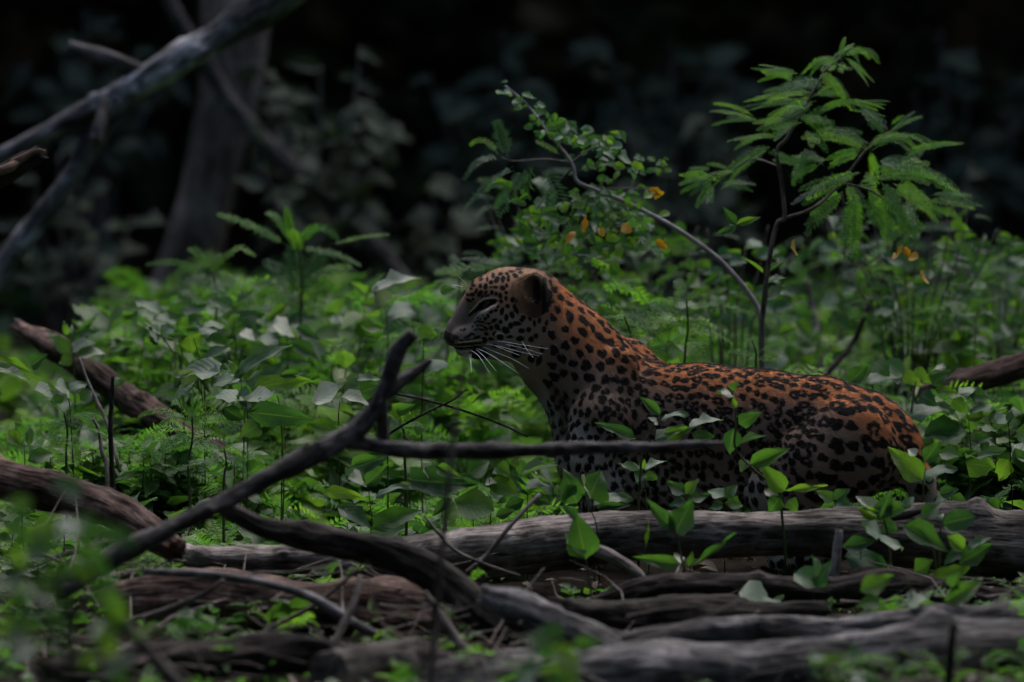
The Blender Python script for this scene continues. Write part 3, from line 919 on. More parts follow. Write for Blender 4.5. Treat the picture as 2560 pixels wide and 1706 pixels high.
    wh = [[(740, 1165), (1000, 1155), (1300, 1185), (1680, 1228)], [(880, 1200), (1080, 1203), (1340, 1245), (1590, 1310)],
          [(735, 1215), (950, 1225), (1200, 1275), (1540, 1335)], [(705, 1255), (900, 1315), (1150, 1400), (1385, 1520)],
          [(600, 1278), (760, 1320), (960, 1420), (1180, 1560)], [(640, 1285), (780, 1335), (980, 1440), (1240, 1600)], [(520, 1310), (620, 1350), (700, 1440), (800, 1590)],
          [(520, 1365), (522, 1440), (528, 1540)], [(490, 1370), (515, 1450), (535, 1580)], [(1215, 1055), (1290, 1160), (1370, 1270), (1450, 1360)],
          [(735, 1180), (960, 1240), (1250, 1325)], [(600, 1300), (720, 1370), (900, 1560)], [(455, 370), (410, 290), (330, 215)], [(385, 380), (320, 355), (240, 345)]]
    for k, w in enumerate(wh):
        for s in ((1, -1) if k < 9 else (1,)):
            nn_ = len(w)
            pts = []
            for q, (zx, zy) in enumerate(w):
                X, Y = face_xy(zx, zy)
                f = q / (nn_ - 1)
                D = (48 + 96 * f ** 0.75) if k < 12 else 8 + 20 * f
                pts.append(to_world(np.array([[X, Y, s * D]]))[0])
            V, F, G = tube_geo(pts, [0.00095 * (1 - 0.7 * q / (nn_ - 1)) for q in range(nn_)], seg=5, per=5, rough=0)
            mesh_obj('whisker', V, F, m, body)
    return body
leopard = make_leopard()
# ------------------------------------------------------------------ logs, fallen branches, trunks
def log(name, label, cat, seq, mat, group=None, seg=30, per=16, rough=0.10, seed=1, ragged=0.0, knots=3):
    pts, rad = path(seq)
    o = tube(name, pts, rad, MAT[mat], seg=seg, per=per, rough=rough * 1.35, seed=seed, ragged=ragged, knots=knots)
    return tag(o, label, cat, group)

def sub(parent, name, seq, mat, seg=10, per=7, rough=0.1, seed=1, ragged=0.0, knots=0):
    pts, rad = path(seq)
    return tube(name, pts, rad, MAT[mat], parent=parent, origin=parent.location, seg=seg, per=per, rough=rough, seed=seed, ragged=ragged, knots=knots)

WOOD = 'fallen wood around the leopard'
L1 = log('fallen_log', 'long pale weathered log lying across in front of the leopard', 'log',
    [(860,1430,-0.62,85),(1000,1398,-0.58,105),(1150,1382,-0.55,115),(1300,1368,-0.52,118),(1480,1346,-0.5,118),(1700,1336,-0.5,112),(1950,1334,-0.5,112),(2150,1334,-0.5,118),(2300,1338,-0.5,160),(2450,1356,-0.5,180),(2700,1370,-0.48,185),(3000,1390,-0.4,175)],
    'log', WOOD, seg=30, rough=0.13, seed=4, ragged=0.8, knots=5)
L2 = log('fallen_log', 'pale broken log end lying just left of the long log', 'log',
    [(455,1372,-0.55,40),(500,1398,-0.6,66),(620,1402,-0.62,74),(760,1398,-0.62,74),(900,1412,-0.66,70),(1040,1440,-0.7,60)], 'log', WOOD, seed=9, ragged=1.2)
L3 = log('fallen_log', 'thick dark log with grey top edge under the forked branch', 'log',
    [(250,1520,-1.0,120),(400,1500,-1.0,140),(600,1505,-1.0,150),(800,1520,-1.0,150),(1000,1530,-1.0,150),(1180,1560,-1.02,130)], 'log_red', WOOD, seed=12, ragged=0.6, rough=0.13)
L4 = log('fallen_log', 'crooked dark bough slanting down to the bottom across the pale log', 'log',
    [(560,1268,-0.98,40),(660,1318,-1.02,58),(800,1348,-1.05,70),(950,1378,-1.1,82),(1060,1418,-1.15,92),(1150,1480,-1.2,100),(1240,1548,-1.25,105),(1400,1600,-1.3,110),(1560,1625,-1.3,95)], 'log_dark', WOOD, seed=21, rough=0.12, ragged=0.9)
L5 = log('fallen_log', 'reddish brown log running in from the left edge below the feathery plants', 'log',
    [(-330,1120,-0.5,130),(-120,1165,-0.6,120),(0,1195,-0.66,110),(140,1228,-0.7,112),(260,1268,-0.76,100),(350,1318,-0.82,84),(430,1372,-0.88,70)], 'log_red', WOOD, seed=31, rough=0.14, ragged=0.7)
L6 = log('fallen_log', 'brown log with a broken end rising behind the leaves at far left', 'log',
    [(48,818,1.05,40),(130,866,0.95,58),(220,926,0.85,66),(300,985,0.75,66),(400,1050,0.62,64),(500,1105,0.5,58),(600,1155,0.4,50)], 'log_red', WOOD, seed=37, rough=0.14, ragged=1.3)
L7 = log('fallen_log', 'pale lavender log in the foreground at bottom right', 'log',
    [(940,1770,-1.8,110),(1200,1722,-1.78,150),(1400,1704,-1.76,160),(1650,1690,-1.75,165),(1900,1690,-1.74,150),(2150,1676,-1.72,170),(2400,1655,-1.7,190),(2700,1640,-1.6,190),(3000,1650,-1.5,180)], 'limb', WOOD, seed=41, rough=0.16, ragged=0.5, knots=6)
L12 = log('fallen_log', 'weathered lavender grey log behind the foreground log at right', 'log',
    [(1480,1640,-1.5,50),(1600,1608,-1.45,80),(1760,1590,-1.42,84),(1950,1592,-1.4,92),(2150,1580,-1.38,86),(2350,1570,-1.36,96),(2600,1560,-1.3,110),(2900,1560,-1.2,110)], 'limb', WOOD, seed=44, rough=0.17, ragged=0.8, knots=5)
L13 = log('fallen_log', 'dark rotten log along the bottom edge left of centre', 'log',
    [(120,1700,-1.9,90),(330,1672,-1.85,110),(560,1650,-1.8,100),(760,1640,-1.75,100),(900,1660,-1.72,80)], 'log_dark', WOOD, seed=45, rough=0.18, ragged=0.8, knots=4)
L14 = log('fallen_log', 'short dark rotten log below the three leaved seedling', 'log',
    [(1380,1520,-1.15,60),(1520,1538,-1.15,80),(1700,1545,-1.12,86),(1880,1540,-1.1,80),(2050,1530,-1.08,60)], 'log_dark', WOOD, seed=46, rough=0.18, ragged=0.8, knots=4)
L8 = log('fallen_log', 'short pale peeled bough curving down at bottom centre', 'log',
    [(1215,1490,-1.42,60),(1290,1520,-1.45,90),(1380,1558,-1.5,100),(1480,1605,-1.55,90),(1570,1660,-1.6,70)], 'limb', WOOD, seed=43, rough=0.13, ragged=0.6)
L9 = log('fallen_log', 'round grey log end sticking up at the bottom left of centre', 'log',
    [(820,1690,-1.95,120),(920,1665,-1.85,135),(1030,1668,-1.75,125),(1130,1690,-1.68,90)], 'trunk', WOOD, seed=47, rough=0.12)
L10 = log('fallen_log', 'dark brown log half hidden below the long pale log', 'log',
    [(1480,1510,-0.98,30),(1600,1478,-0.95,60),(1750,1462,-0.93,58),(1900,1472,-0.9,80),(2080,1480,-0.88,66),(2250,1470,-0.86,84),(2500,1500,-0.85,70),(2800,1510,-0.8,70)], 'log_dark', WOOD, seed=53, rough=0.15)
L11 = log('fallen_log', 'dark log leaning in behind the leaves at the right edge', 'log',
    [(2290,985,0.75,40),(2400,960,0.8,54),(2520,925,0.85,62),(2680,870,0.9,66),(2900,810,0.95,66)], 'log_red', WOOD, seed=57, rough=0.14)

FB = log('forked_branch', 'bare dark grey forked branch reaching across in front of the leopard', 'branch',
    [(150,1470,-1.60,56),(300,1385,-1.55,52),(430,1318,-1.50,52),(560,1255,-1.45,50),(700,1180,-1.40,50),(800,1128,-1.37,52),(880,1085,-1.35,50),(935,1025,-1.35,46),(968,960,-1.35,44),(985,900,-1.35,42),(1005,862,-1.35,38),(1030,836,-1.35,30)], 'branch', None, seg=18, seed=61, rough=0.11, knots=9, ragged=0.6)
sub(FB, 'side_branch', [(862,1098,-1.35,44),(960,1120,-1.33,42),(1080,1128,-1.31,40),(1200,1128,-1.30,38),(1330,1126,-1.29,36),(1500,1120,-1.29,31),(1650,1119,-1.28,26),(1740,1112,-1.27,20),(1808,1108,-1.27,9)], 'branch', seg=14, per=12, seed=62, ragged=0.5, knots=6, rough=0.14)
sub(FB, 'stub', [(962,985,-1.35,34),(1000,955,-1.33,34),(1050,922,-1.31,26),(1078,900,-1.30,14)], 'branch', seed=63)
sub(FB, 'stub', [(958,1010,-1.35,26),(956,1060,-1.33,32),(958,1108,-1.31,34)], 'branch', seed=64)

# pale dead limb hanging in at the top left, with its stubs
LM = log('dead_limb', 'thick pale grey dead limb slanting across the top left corner', 'branch',
    [(1150,-420,2.2,122),(900,-180,2.2,114),(760,-60,2.2,104),(640,28,2.2,95),(520,108,2.2,88),(400,178,2.2,78),(310,232,2.2,68),(220,278,2.2,50),(110,335,2.2,45),(0,392,2.2,42),(-160,470,2.2,41),(-500,640,2.2,36),(-900,900,2.1,32)], 'pale_limb', None, seg=20, seed=71, rough=0.13, knots=5)
sub(LM, 'side_branch', [(300,240,2.2,70),(245,330,2.2,60),(200,410,2.2,54),(140,495,2.2,54),(60,595,2.2,58),(-10,690,2.2,62),(-120,850,2.15,66),(-240,1080,2.1,70)], 'pale_limb', seed=72, rough=0.12)
sub(LM, 'stub', [(350,176,2.2,36),(285,152,2.2,38),(230,132,2.2,36),(180,116,2.2,26)], 'limb', seed=73, ragged=1.0)
sub(LM, 'stub', [(262,262,2.15,34),(250,310,2.1,34),(240,352,2.08,30)], 'limb', seed=74, ragged=1.0)

BS = log('broken_branch', 'snapped dark branch end with raw pinkish wood at the left edge', 'branch',
    [(-900,1000,0.4,80),(-500,720,0.42,74),(-250,575,0.45,68),(-80,478,0.45,62),(0,440,0.45,56),(50,412,0.45,50),(92,388,0.45,40)], 'log_dark', None, seg=14, seed=81, rough=0.15, ragged=1.5)
sub(BS, 'splinter', [(30,408,0.42,22),(62,392,0.42,20),(92,376,0.42,12),(112,378,0.43,5)], 'wood', seg=6, seed=82)
sub(BS, 'splinter', [(-5,430,0.42,24),(25,418,0.41,26),(50,404,0.42,14)], 'wood', seg=6, seed=83)

TR = empty('forest_tree', P(470, 900, 4.3))
tag(TR, 'tall pale brown tree trunk standing in the dark behind the left undergrowth', 'tree')
sub(TR, 'trunk', [(425,900,4.3,230),(445,800,4.3,175),(480,640,4.3,150),(515,500,4.3,140),(552,330,4.3,148),(575,180,4.3,160),(590,0,4.3,165),(610,-400,4.3,150),(640,-1200,4.3,130),(690,-2600,4.3,100)], 'pale_trunk', seg=24, per=10, rough=0.09, seed=85, knots=4)
TR2 = empty('sapling_tree', P(1120, 910, 4.0))
tag(TR2, 'thin dark sapling trunk leaning left above the pale leaves', 'tree')
sub(TR2, 'trunk', [(1150,920,4.0,46),(1080,790,4.0,46),(1000,690,4.0,44),(900,580,4.0,44),(800,475,4.0,44),(700,390,4.0,46),(640,330,4.0,44),(540,200,4.0,42),(380,-100,4.0,40),(200,-700,4.0,34)], 'trunk', seed=86, rough=0.1, knots=2)

TW = 'bare twigs among the wood'
def twig(label, seq, mat='twig', seed=1, name='twig'):
    pts, rad = path(seq)
    o = tube(name, pts, rad, MAT[mat], seg=7, per=7, rough=0.08, seed=seed)
    return tag(o, label, 'twig', TW)
twig('pale bare twig leaning in front of the brown log at left', [(198,895,0.3,8),(215,945,0.28,10),(240,1000,0.25,10),(268,1060,0.2,9),(300,1180,0.12,9)], seed=3)
twig('straight dark dead stick standing among feathery plants at left', [(282,940,0.05,8),(279,1000,0.05,12),(276,1080,0.05,13),(280,1180,0.05,12),(284,1290,0.05,12)], 'log_dark', seed=4)
twig('grey crooked stick at the foot of the dark stick', [(232,1045,-0.02,7),(248,1080,-0.03,9),(255,1130,-0.05,11),(266,1160,-0.06,11),(270,1240,-0.1,10)], seed=5)
twig('pale forked twig arching over the dark log at bottom left', [(360,1430,-1.32,18),(520,1438,-1.34,22),(680,1462,-1.36,24),(790,1500,-1.38,24),(880,1556,-1.4,26),(960,1600,-1.42,24),(1050,1640,-1.44,20)], 'limb', seed=6)
twig('thin pale twig slanting up to the right over the dark log', [(280,1562,-1.3,10),(400,1530,-1.32,14),(500,1490,-1.34,14),(560,1450,-1.36,10)], seed=7)
twig('thin twig crossing below the forked twig', [(560,1640,-1.3,8),(680,1570,-1.32,12),(790,1510,-1.35,12),(900,1420,-1.38,8)], seed=8)
twig('upright grey twig crossing the dark log at centre', [(800,1690,-1.55,20),(850,1580,-1.5,20),(890,1490,-1.45,18),(900,1440,-1.42,12)], seed=9)
twig('fine twig slanting left across the left end of the long pale log', [(1350,1235,-0.75,10),(1280,1310,-0.78,12),(1215,1390,-0.8,12),(1165,1430,-0.82,8)], seed=10)
twig('fine twig crossing the slanting one on the long pale log', [(1060,1290,-0.78,7),(1130,1370,-0.8,9),(1210,1410,-0.82,9),(1300,1440,-0.84,6)], seed=11)
twig('curved grey root slanting under the long log at centre', [(1480,1370,-0.72,36),(1560,1410,-0.76,34),(1620,1460,-0.8,22),(1660,1510,-0.84,12),(1672,1560,-0.88,10)], 'trunk', seed=12)
twig('upright pale stick in the shade under the log at right', [(2098,1325,-0.75,18),(2092,1380,-0.76,24),(2088,1440,-0.78,26),(2080,1520,-0.8,26)], 'limb', seed=13)
twig('short dark stick lying on the log among leaves at right', [(2222,1296,-0.62,18),(2262,1288,-0.63,22),(2308,1276,-0.64,12)], 'log_dark', seed=14)
twig('thin bare stem under the leopard\'s chin', [(1168,880,-2.3,12),(1152,960,-2.3,13),(1140,1040,-2.3,14),(1130,1130,-2.3,15),(1100,1420,-2.3,17),(1070,1800,-2.3,18)], seed=15)
twig('thin dark twig running from the forked branch towards the chest', [(985,985,-0.35,4),(1060,1000,-0.35,6),(1135,1020,-0.36,7),(1230,1052,-0.37,6),(1320,1092,-0.38,5)], 'log_dark', seed=16)
twig('fine dark twig slanting up to the right below the chin', [(950,1100,-0.4,7),(1010,1062,-0.4,7),(1075,1028,-0.41,6),(1130,1002,-0.42,5),(1165,975,-0.42,3)], 'log_dark', seed=17)
twig('slanting dark sapling stem behind the leopard\'s back', [(2240,590,1.3,10),(2225,660,1.3,12),(2170,770,1.25,14),(2130,860,1.2,14),(2060,945,1.1,15),(1960,1090,1.0,15)], 'log_dark', seed=18)
twig('thin dark branch running right from the slanting sapling stem', [(2165,790,1.3,8),(2240,740,1.4,8),(2330,705,1.5,7),(2420,690,1.6,6)], 'log_dark', seed=19)
twig('pale dead stem upright in the dark right of the arching stem', [(2010,690,1.9,12),(2030,760,1.9,14),(2045,830,1.85,14),(2060,980,1.8,14)], 'twig', seed=20)
twig('blurred brown stem in the bottom left corner', [(260,1480,-3.0,26),(330,1580,-3.0,28),(420,1680,-3.0,28),(520,1800,-3.0,28)], 'trunk', seed=22)
twig('dark blurred stem upright at the bottom right', [(2385,1560,-2.1,20),(2375,1640,-2.1,24),(2370,1760,-2.1,26)], 'log_dark', seed=23)
twig('grey root curling over the ground left of the pale bough', [(1060,1480,-1.5,14),(1110,1550,-1.52,22),(1150,1610,-1.55,26),(1210,1660,-1.58,24)], 'trunk', seed=24)

# ------------------------------------------------------------------ leaves
def leaf_geo(shape, fold=0.25, curl=0.2, wave=0.0, n=7, seed=0, cols=(-1, -0.5, 0, 0.5, 1)):
    """a leaf of length 1 along +Y, width 1 across X. rows of left edge, midrib, right edge"""
    r = np.random.default_rng(seed)
    ts = np.linspace(0, 1, n)
    V, LF, F = [], [], []
    for i, t in enumerate(ts):
        if shape == 'ovate':
            w = 0.5 * (math.sin(math.pi * min(1, t ** 0.62)) ** 0.9) * (1 - 0.12 * t)
        elif shape == 'heart':
            w = 0.52 * (math.sin(math.pi * min(1, (t * 0.93 + 0.07) ** 0.55)) ** 0.85)
        elif shape == 'lance':
            w = 0.5 * math.sin(math.pi * t ** 0.75) ** 1.2
        else:
            w = 0.5 * math.sqrt(max(0, 1 - (2 * t - 1) ** 2))
        if 0 < i < n - 1:
            w *= 1 + 0.07 * r.normal()
        z = -curl * (t - 0.3) ** 2 * (1 if t > 0.3 else 0.3)
        for s in cols:
            e = abs(s)
            zz = z + fold * w * e + (wave * 0.12 * r.normal() if e == 1 else 0) - 0.06 * e * e * w
            back = -0.04 * e * (1 if shape == 'heart' and t < 0.12 else 0)
            V.append((s * w, t + back, zz)); LF.append((s, t, 0))
    for i in range(n - 1):
        c = len(cols)
        for k in range(c - 1):
            a = i * c + k
            F.append([a, a + 1, a + c + 1, a + c])
    return np.array(V), F, np.array(LF)

LEAF = {}
for sh in ('ovate', 'heart', 'lance', 'oval'):
    LEAF[sh] = [leaf_geo(sh, fold=(0.3, 0.12, 0.45, 0.2)[k], curl=(0.25, 0.5, 0.12, -0.15)[k], wave=(0.3, 0.5, 0.25, 0.6)[k], seed=k + 3) for k in range(4)]
_leaf_me = {}
def leaf_mesh(sh, k, mat):
    key = (sh, k, mat)
    if key not in _leaf_me:
        V, F, LF = LEAF[sh][k]
        me = bpy.data.meshes.new('leaf')
        me.from_pydata(V.tolist(), [], F)
        me.polygons.foreach_set('use_smooth', [True] * len(me.polygons))
        me.materials.append(MAT[mat])
        add_vec_attr(me, 'lf', LF)
        _leaf_me[key] = me
    return _leaf_me[key]

_r = random.Random(99)
def leaf_frame(b, t, width, f, side):
    """matrix of a leaf from base b to tip t; f 0 faces the viewer, 1 faces the sky"""
    ax = (t - b); ln = ax.length; ax = ax / ln
    want = (Vector((0, -1, 0)) * (1 - f) + Vector((side * 0.4, 0, 1)) * f).normalized()
    nr = want - ax * want.dot(ax)
    if nr.length < 0.05:
        nr = Vector((1, 0, 0.2)) - ax * Vector((1, 0, 0.2)).dot(ax)
    nr.normalize()
    view = Vector((0, -math.cos(TILT), math.sin(TILT)))
    fore = max(0.38, abs(nr.dot(view)))
    w = width / fore
    x = ax.cross(nr)
    m = Matrix((( x.x * w, ax.x * ln, nr.x * ln, b.x), (x.y * w, ax.y * ln, nr.y * ln, b.y), (x.z * w, ax.z * ln, nr.z * ln, b.z), (0, 0, 0, 1)))
    return m

def plant_root(name, label, cat, px, py, Y, group=None):
    g = P(px, py, Y)
    gz = GZ(g.x, Y)
    o = empty(name, (g.x, Y, gz))
    return tag(o, label, cat, group)

def add_leaf(root, Y, bx, by, tx, ty, w, kind='g', shape='ovate', dy=None):
    """kind g: faces the viewer; s: lies to the sky, its pale shine painted in; p: pale underside; d: dim forest leaf; y: yellow"""
    dy = _r.uniform(-0.03, 0.03) if dy is None else dy
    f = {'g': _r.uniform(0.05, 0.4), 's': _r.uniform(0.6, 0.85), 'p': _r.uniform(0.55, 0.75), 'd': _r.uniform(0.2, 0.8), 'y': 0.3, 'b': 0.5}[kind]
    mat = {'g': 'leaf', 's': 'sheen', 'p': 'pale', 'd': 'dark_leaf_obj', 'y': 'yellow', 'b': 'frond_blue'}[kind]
    b = P(bx, by, Y + _r.uniform(-0.01, 0.01)); t = P(tx, ty, Y + dy)
    m = leaf_frame(b, t, w * SCL(Y), f, _r.uniform(-1, 1))
    o = bpy.data.objects.new('leaf', leaf_mesh(shape, _r.randrange(4), mat))
    o.matrix_world = Matrix.Translation(-root.location) @ m
    return link(o, root)

def stem(root, Y, pts, d=7, mat='stem'):
    """a stem through photo pixels, then down to the root on the ground"""
    q = [P(a, b, Y) for a, b in pts]
    g = Vector(root.location)
    if (q[-1] - g).length > 0.01:
        mid = q[-1].lerp(g, 0.5) + Vector((_r.uniform(-0.01, 0.01), 0, 0))
        q += [mid, g - Vector((0, 0, 0.01))]
    n = len(q)
    rad = [d * 0.5 * SCL(Y) * (0.5 + 0.7 * i / max(1, n - 1)) for i in range(n)]
    return tube('stem', q, rad, MAT[mat], parent=root, origin=root.location, seg=6, per=5, rough=0.05, seed=_r.randrange(99))

def seedling(label, Y, joint, leaves, d=4, name='leafy_plant', cat='plant', group='leafy plants standing out of the undergrowth', foot=0, mat='stem'):
    """joint: [(px,py)...] from the top of the stem down; leaves: (bx,by,tx,ty,w,kind[,shape])"""
    x, y = joint[-1]
    root = plant_root(name, label, cat, x + foot, y, Y, group)
    stem(root, Y, joint, d, mat)
    for lf in leaves:
        add_leaf(root, Y, *lf)
    return root

def frond_geo(b, t, width, arch=0.0, leaflets=None, f=0.4, slim=0.3, seed=0, curl=0.0):
    """a pinnate leaf: rachis from b to t bowed upwards by arch (m), paired leaflets"""
    r = np.random.default_rng(seed)
    b, t = np.array(b), np.array(t)
    L = np.linalg.norm(t - b)
    n = leaflets or max(8, min(34, int(L / (width * 0.13))))
    want = np.array([0, -1, 0]) * (1 - f) + np.array([0.2 * r.normal(), 0, 1]) * f
    V, F, LF = [], [], []
    def pos(u):
        p = b + (t - b) * u
        p = p + np.array([0, 0, 1]) * (arch * 4 * u * (1 - u) - curl * L * max(0, u - 0.6) ** 2 * 2)
        return p
    pts = [pos(u) for u in np.linspace(0, 1, 9)]
    def add(q):
        k = len(V); V.extend(q); return k
    # rachis: a thin three sided strip
    rw = max(0.0007, width * 0.018)
    for i, p in enumerate(pts):
        a = pts[min(i + 1, 8)] - pts[max(i - 1, 0)]; a /= np.linalg.norm(a) + 1e-9
        nr = want - a * want.dot(a); nr /= np.linalg.norm(nr) + 1e-9
        s = np.cross(a, nr)
        w = rw * (1.2 - 0.8 * i / 8)
        V.extend([p - s * w, p + s * w, p + nr * w]); LF.extend([(0, 0, 0)] * 3)
        if i:
            k = len(V) - 6
            F.extend([[k, k + 1, k + 4, k + 3], [k + 1, k + 2, k + 5, k + 4], [k + 2, k, k + 3, k + 5]])
    for i in range(n):
        u = 0.1 + 0.9 * (i + 0.5) / n
        p = pos(u); a = pos(min(1, u + 0.03)) - pos(u - 0.03); a /= np.linalg.norm(a) + 1e-9
        nr = want - a * want.dot(a); nr /= np.linalg.norm(nr) + 1e-9
        s = np.cross(a, nr)
        ll = 0.5 * width * (math.sin(math.pi * (0.12 + 0.83 * u)) ** 0.55) * r.uniform(0.72, 1.15)
        lw = min(ll * 0.55, 0.68 * L / n)
        for sg in (-1, 1):
            d = s * sg * 0.93 + a * 0.36 + nr * (0.22 * r.normal() + 0.1)
            d /= np.linalg.norm(d)
            c = np.cross(nr, d); c /= np.linalg.norm(c) + 1e-9
            dn = nr * ll * -0.1
            k = len(V)
            V.extend([p, p + d * ll * 0.4 + c * lw * 0.5 + dn * 0.3, p + d * ll + dn, p + d * ll * 0.4 - c * lw * 0.5 + dn * 0.3])
            LF.extend([(0, 0, 0), (0.9, .4, 0), (0, 1, 0), (-0.9, .4, 0)])
            F.append([k, k + 1, k + 2, k + 3])
    return np.array(V), F, np.array(LF)

def add_frond(root, Y, bx, by, tx, ty, w, kind='g', arch=0.0, dy=None, f=None, curl=0.0):
    dy = _r.uniform(-0.06, 0.06) if dy is None else dy
    b = P(bx, by, Y); t = P(tx, ty, Y + dy)
    f = f if f is not None else _r.uniform(0.35, 0.8)
    V, F, LF = frond_geo(b, t, w * SCL(Y), arch * SCL(Y), f=f, seed=_r.randrange(9999), curl=curl)
    o = mesh_obj('frond', V - np.array(root.location), F, MAT[{'g': 'frond', 'b': 'frond_blue', 'y': 'yellow', 'p': 'frond'}[kind]], root, smooth=False)
    add_vec_attr(o.data, 'lf', LF)
    return o
# ------------------------------------------------------------------ undergrowth masses (uncountable): real leaves joined into a few meshes
class Mass:
    """many copies of a few leaf shapes, joined into one mesh"""
    def __init__(self):
        self.items = {}
    def add(self, tpl, M, tint=0.5):
        self.items.setdefault(id(tpl), (tpl, [], []))
        self.items[id(tpl)][1].append(M); self.items[id(tpl)][2].append(tint)
    def build(self, name, mat, label, cat=None, smooth=True):
        VV, QQ, LL, TT, n = [], [], [], [], 0
        for tpl, Ms, ts in self.items.values():
            V, F, LF = tpl
            F = np.array(F)
            M = np.concatenate([np.asarray(m).reshape(-1, 4, 4) for m in Ms]) if len(Ms) < 200 else np.array(Ms)
            ts = np.concatenate([np.atleast_1d(t) for t in ts])
            k = len(M)
            W = np.einsum('kij,vj->kvi', M[:, :3, :3], V) + M[:, None, :3, 3]
            VV.append(W.reshape(-1, 3))
            QQ.append((F[None] + (np.arange(k) * len(V))[:, None, None] + n).reshape(-1, 4))
            LL.append(np.tile(LF, (k, 1))); TT.append(np.repeat(ts, len(V)))
            n += k * len(V)
        o = fast_mesh(name, np.vstack(VV), np.vstack(QQ), mat, smooth)
        add_vec_attr(o.data, 'lf', np.vstack(LL))
        add_f_attr(o.data, 'tint', np.concatenate(TT))
        return tag(o, label, cat, kind='stuff')

LOW = {sh: [leaf_geo(sh, fold=(0.3, 0.12, 0.42)[k], curl=(0.25, 0.5, 0.1)[k], wave=0.3, n=6, seed=k + 20, cols=(-1, 0, 1)) for k in range(3)] for sh in ('ovate', 'heart', 'lance', 'oval')}
FRONDS = [frond_geo((0, 0, 0), (0, 1, 0), (0.32, 0.42, 0.5, 0.6)[k % 4], arch=(0.05, 0.12, 0.0)[k % 3], leaflets=(12, 14, 16)[k % 3], f=1.0, seed=k, curl=(0.0, 0.5, 0.9)[(k // 2) % 3]) for k in range(18)]
_st = [(math.cos(k * 2.094) * q, z, math.sin(k * 2.094) * q) for z, q in ((0, 1.0), (1, 0.6)) for k in range(3)]
STICK = (np.array(_st), [[k, (k + 1) % 3, (k + 1) % 3 + 3, k + 3] for k in range(3)], np.tile([[0.5, 0.5, 0]], (6, 1)))
def low_leaf(sh, k):
    return LOW[sh][k % 3]

def leaf_matrices(p, az, el, ln, w, roll):
    """n leaves leaving points p at azimuth az and elevation el"""
    ca, sa, ce, se = np.cos(az), np.sin(az), np.cos(el), np.sin(el)
    ax = np.stack([ca * ce, sa * ce, se], 1)
    x = np.stack([sa, -ca, 0 * sa], 1)
    nr = np.cross(x, ax)
    c, s = np.cos(roll)[:, None], np.sin(roll)[:, None]
    M = np.zeros((len(az), 4, 4))
    M[:, :3, 0] = (x * c + nr * s) * np.asarray(w)[:, None]
    M[:, :3, 1] = ax * np.asarray(ln)[:, None]
    M[:, :3, 2] = (nr * c - x * s) * np.asarray(ln)[:, None]
    M[:, :3, 3] = p
    M[:, 3, 3] = 1
    return M

def leaf_matrix(p, az, el, ln, w, roll=0.0):
    ca, sa, ce, se = math.cos(az), math.sin(az), math.cos(el), math.sin(el)
    c, s = math.cos(roll), math.sin(roll)
    nx, ny, nz = -ca * se, -sa * se, ce
    return ((( sa * c + nx * s) * w, ca * ce * ln, (nx * c - sa * s) * ln, p[0]), ((-ca * c + ny * s) * w, sa * ce * ln, (ny * c + ca * s) * ln, p[1]),
            (nz * s * w, se * ln, nz * c * ln, p[2]), (0, 0, 0, 1))

def stick(mass, a, b, r, tint=0.3):
    a, b = np.array(a, float), np.array(b, float)
    t = b - a; ln = np.linalg.norm(t); t /= ln + 1e-9
    u = np.cross(t, [0.3, 0.9, 0.1]); u /= np.linalg.norm(u); w = np.cross(u, t)
    M = np.eye(4); M[:3, 0], M[:3, 1], M[:3, 2], M[:3, 3] = u * r, t * ln, w * r, a
    mass.add(STICK, M, tint)

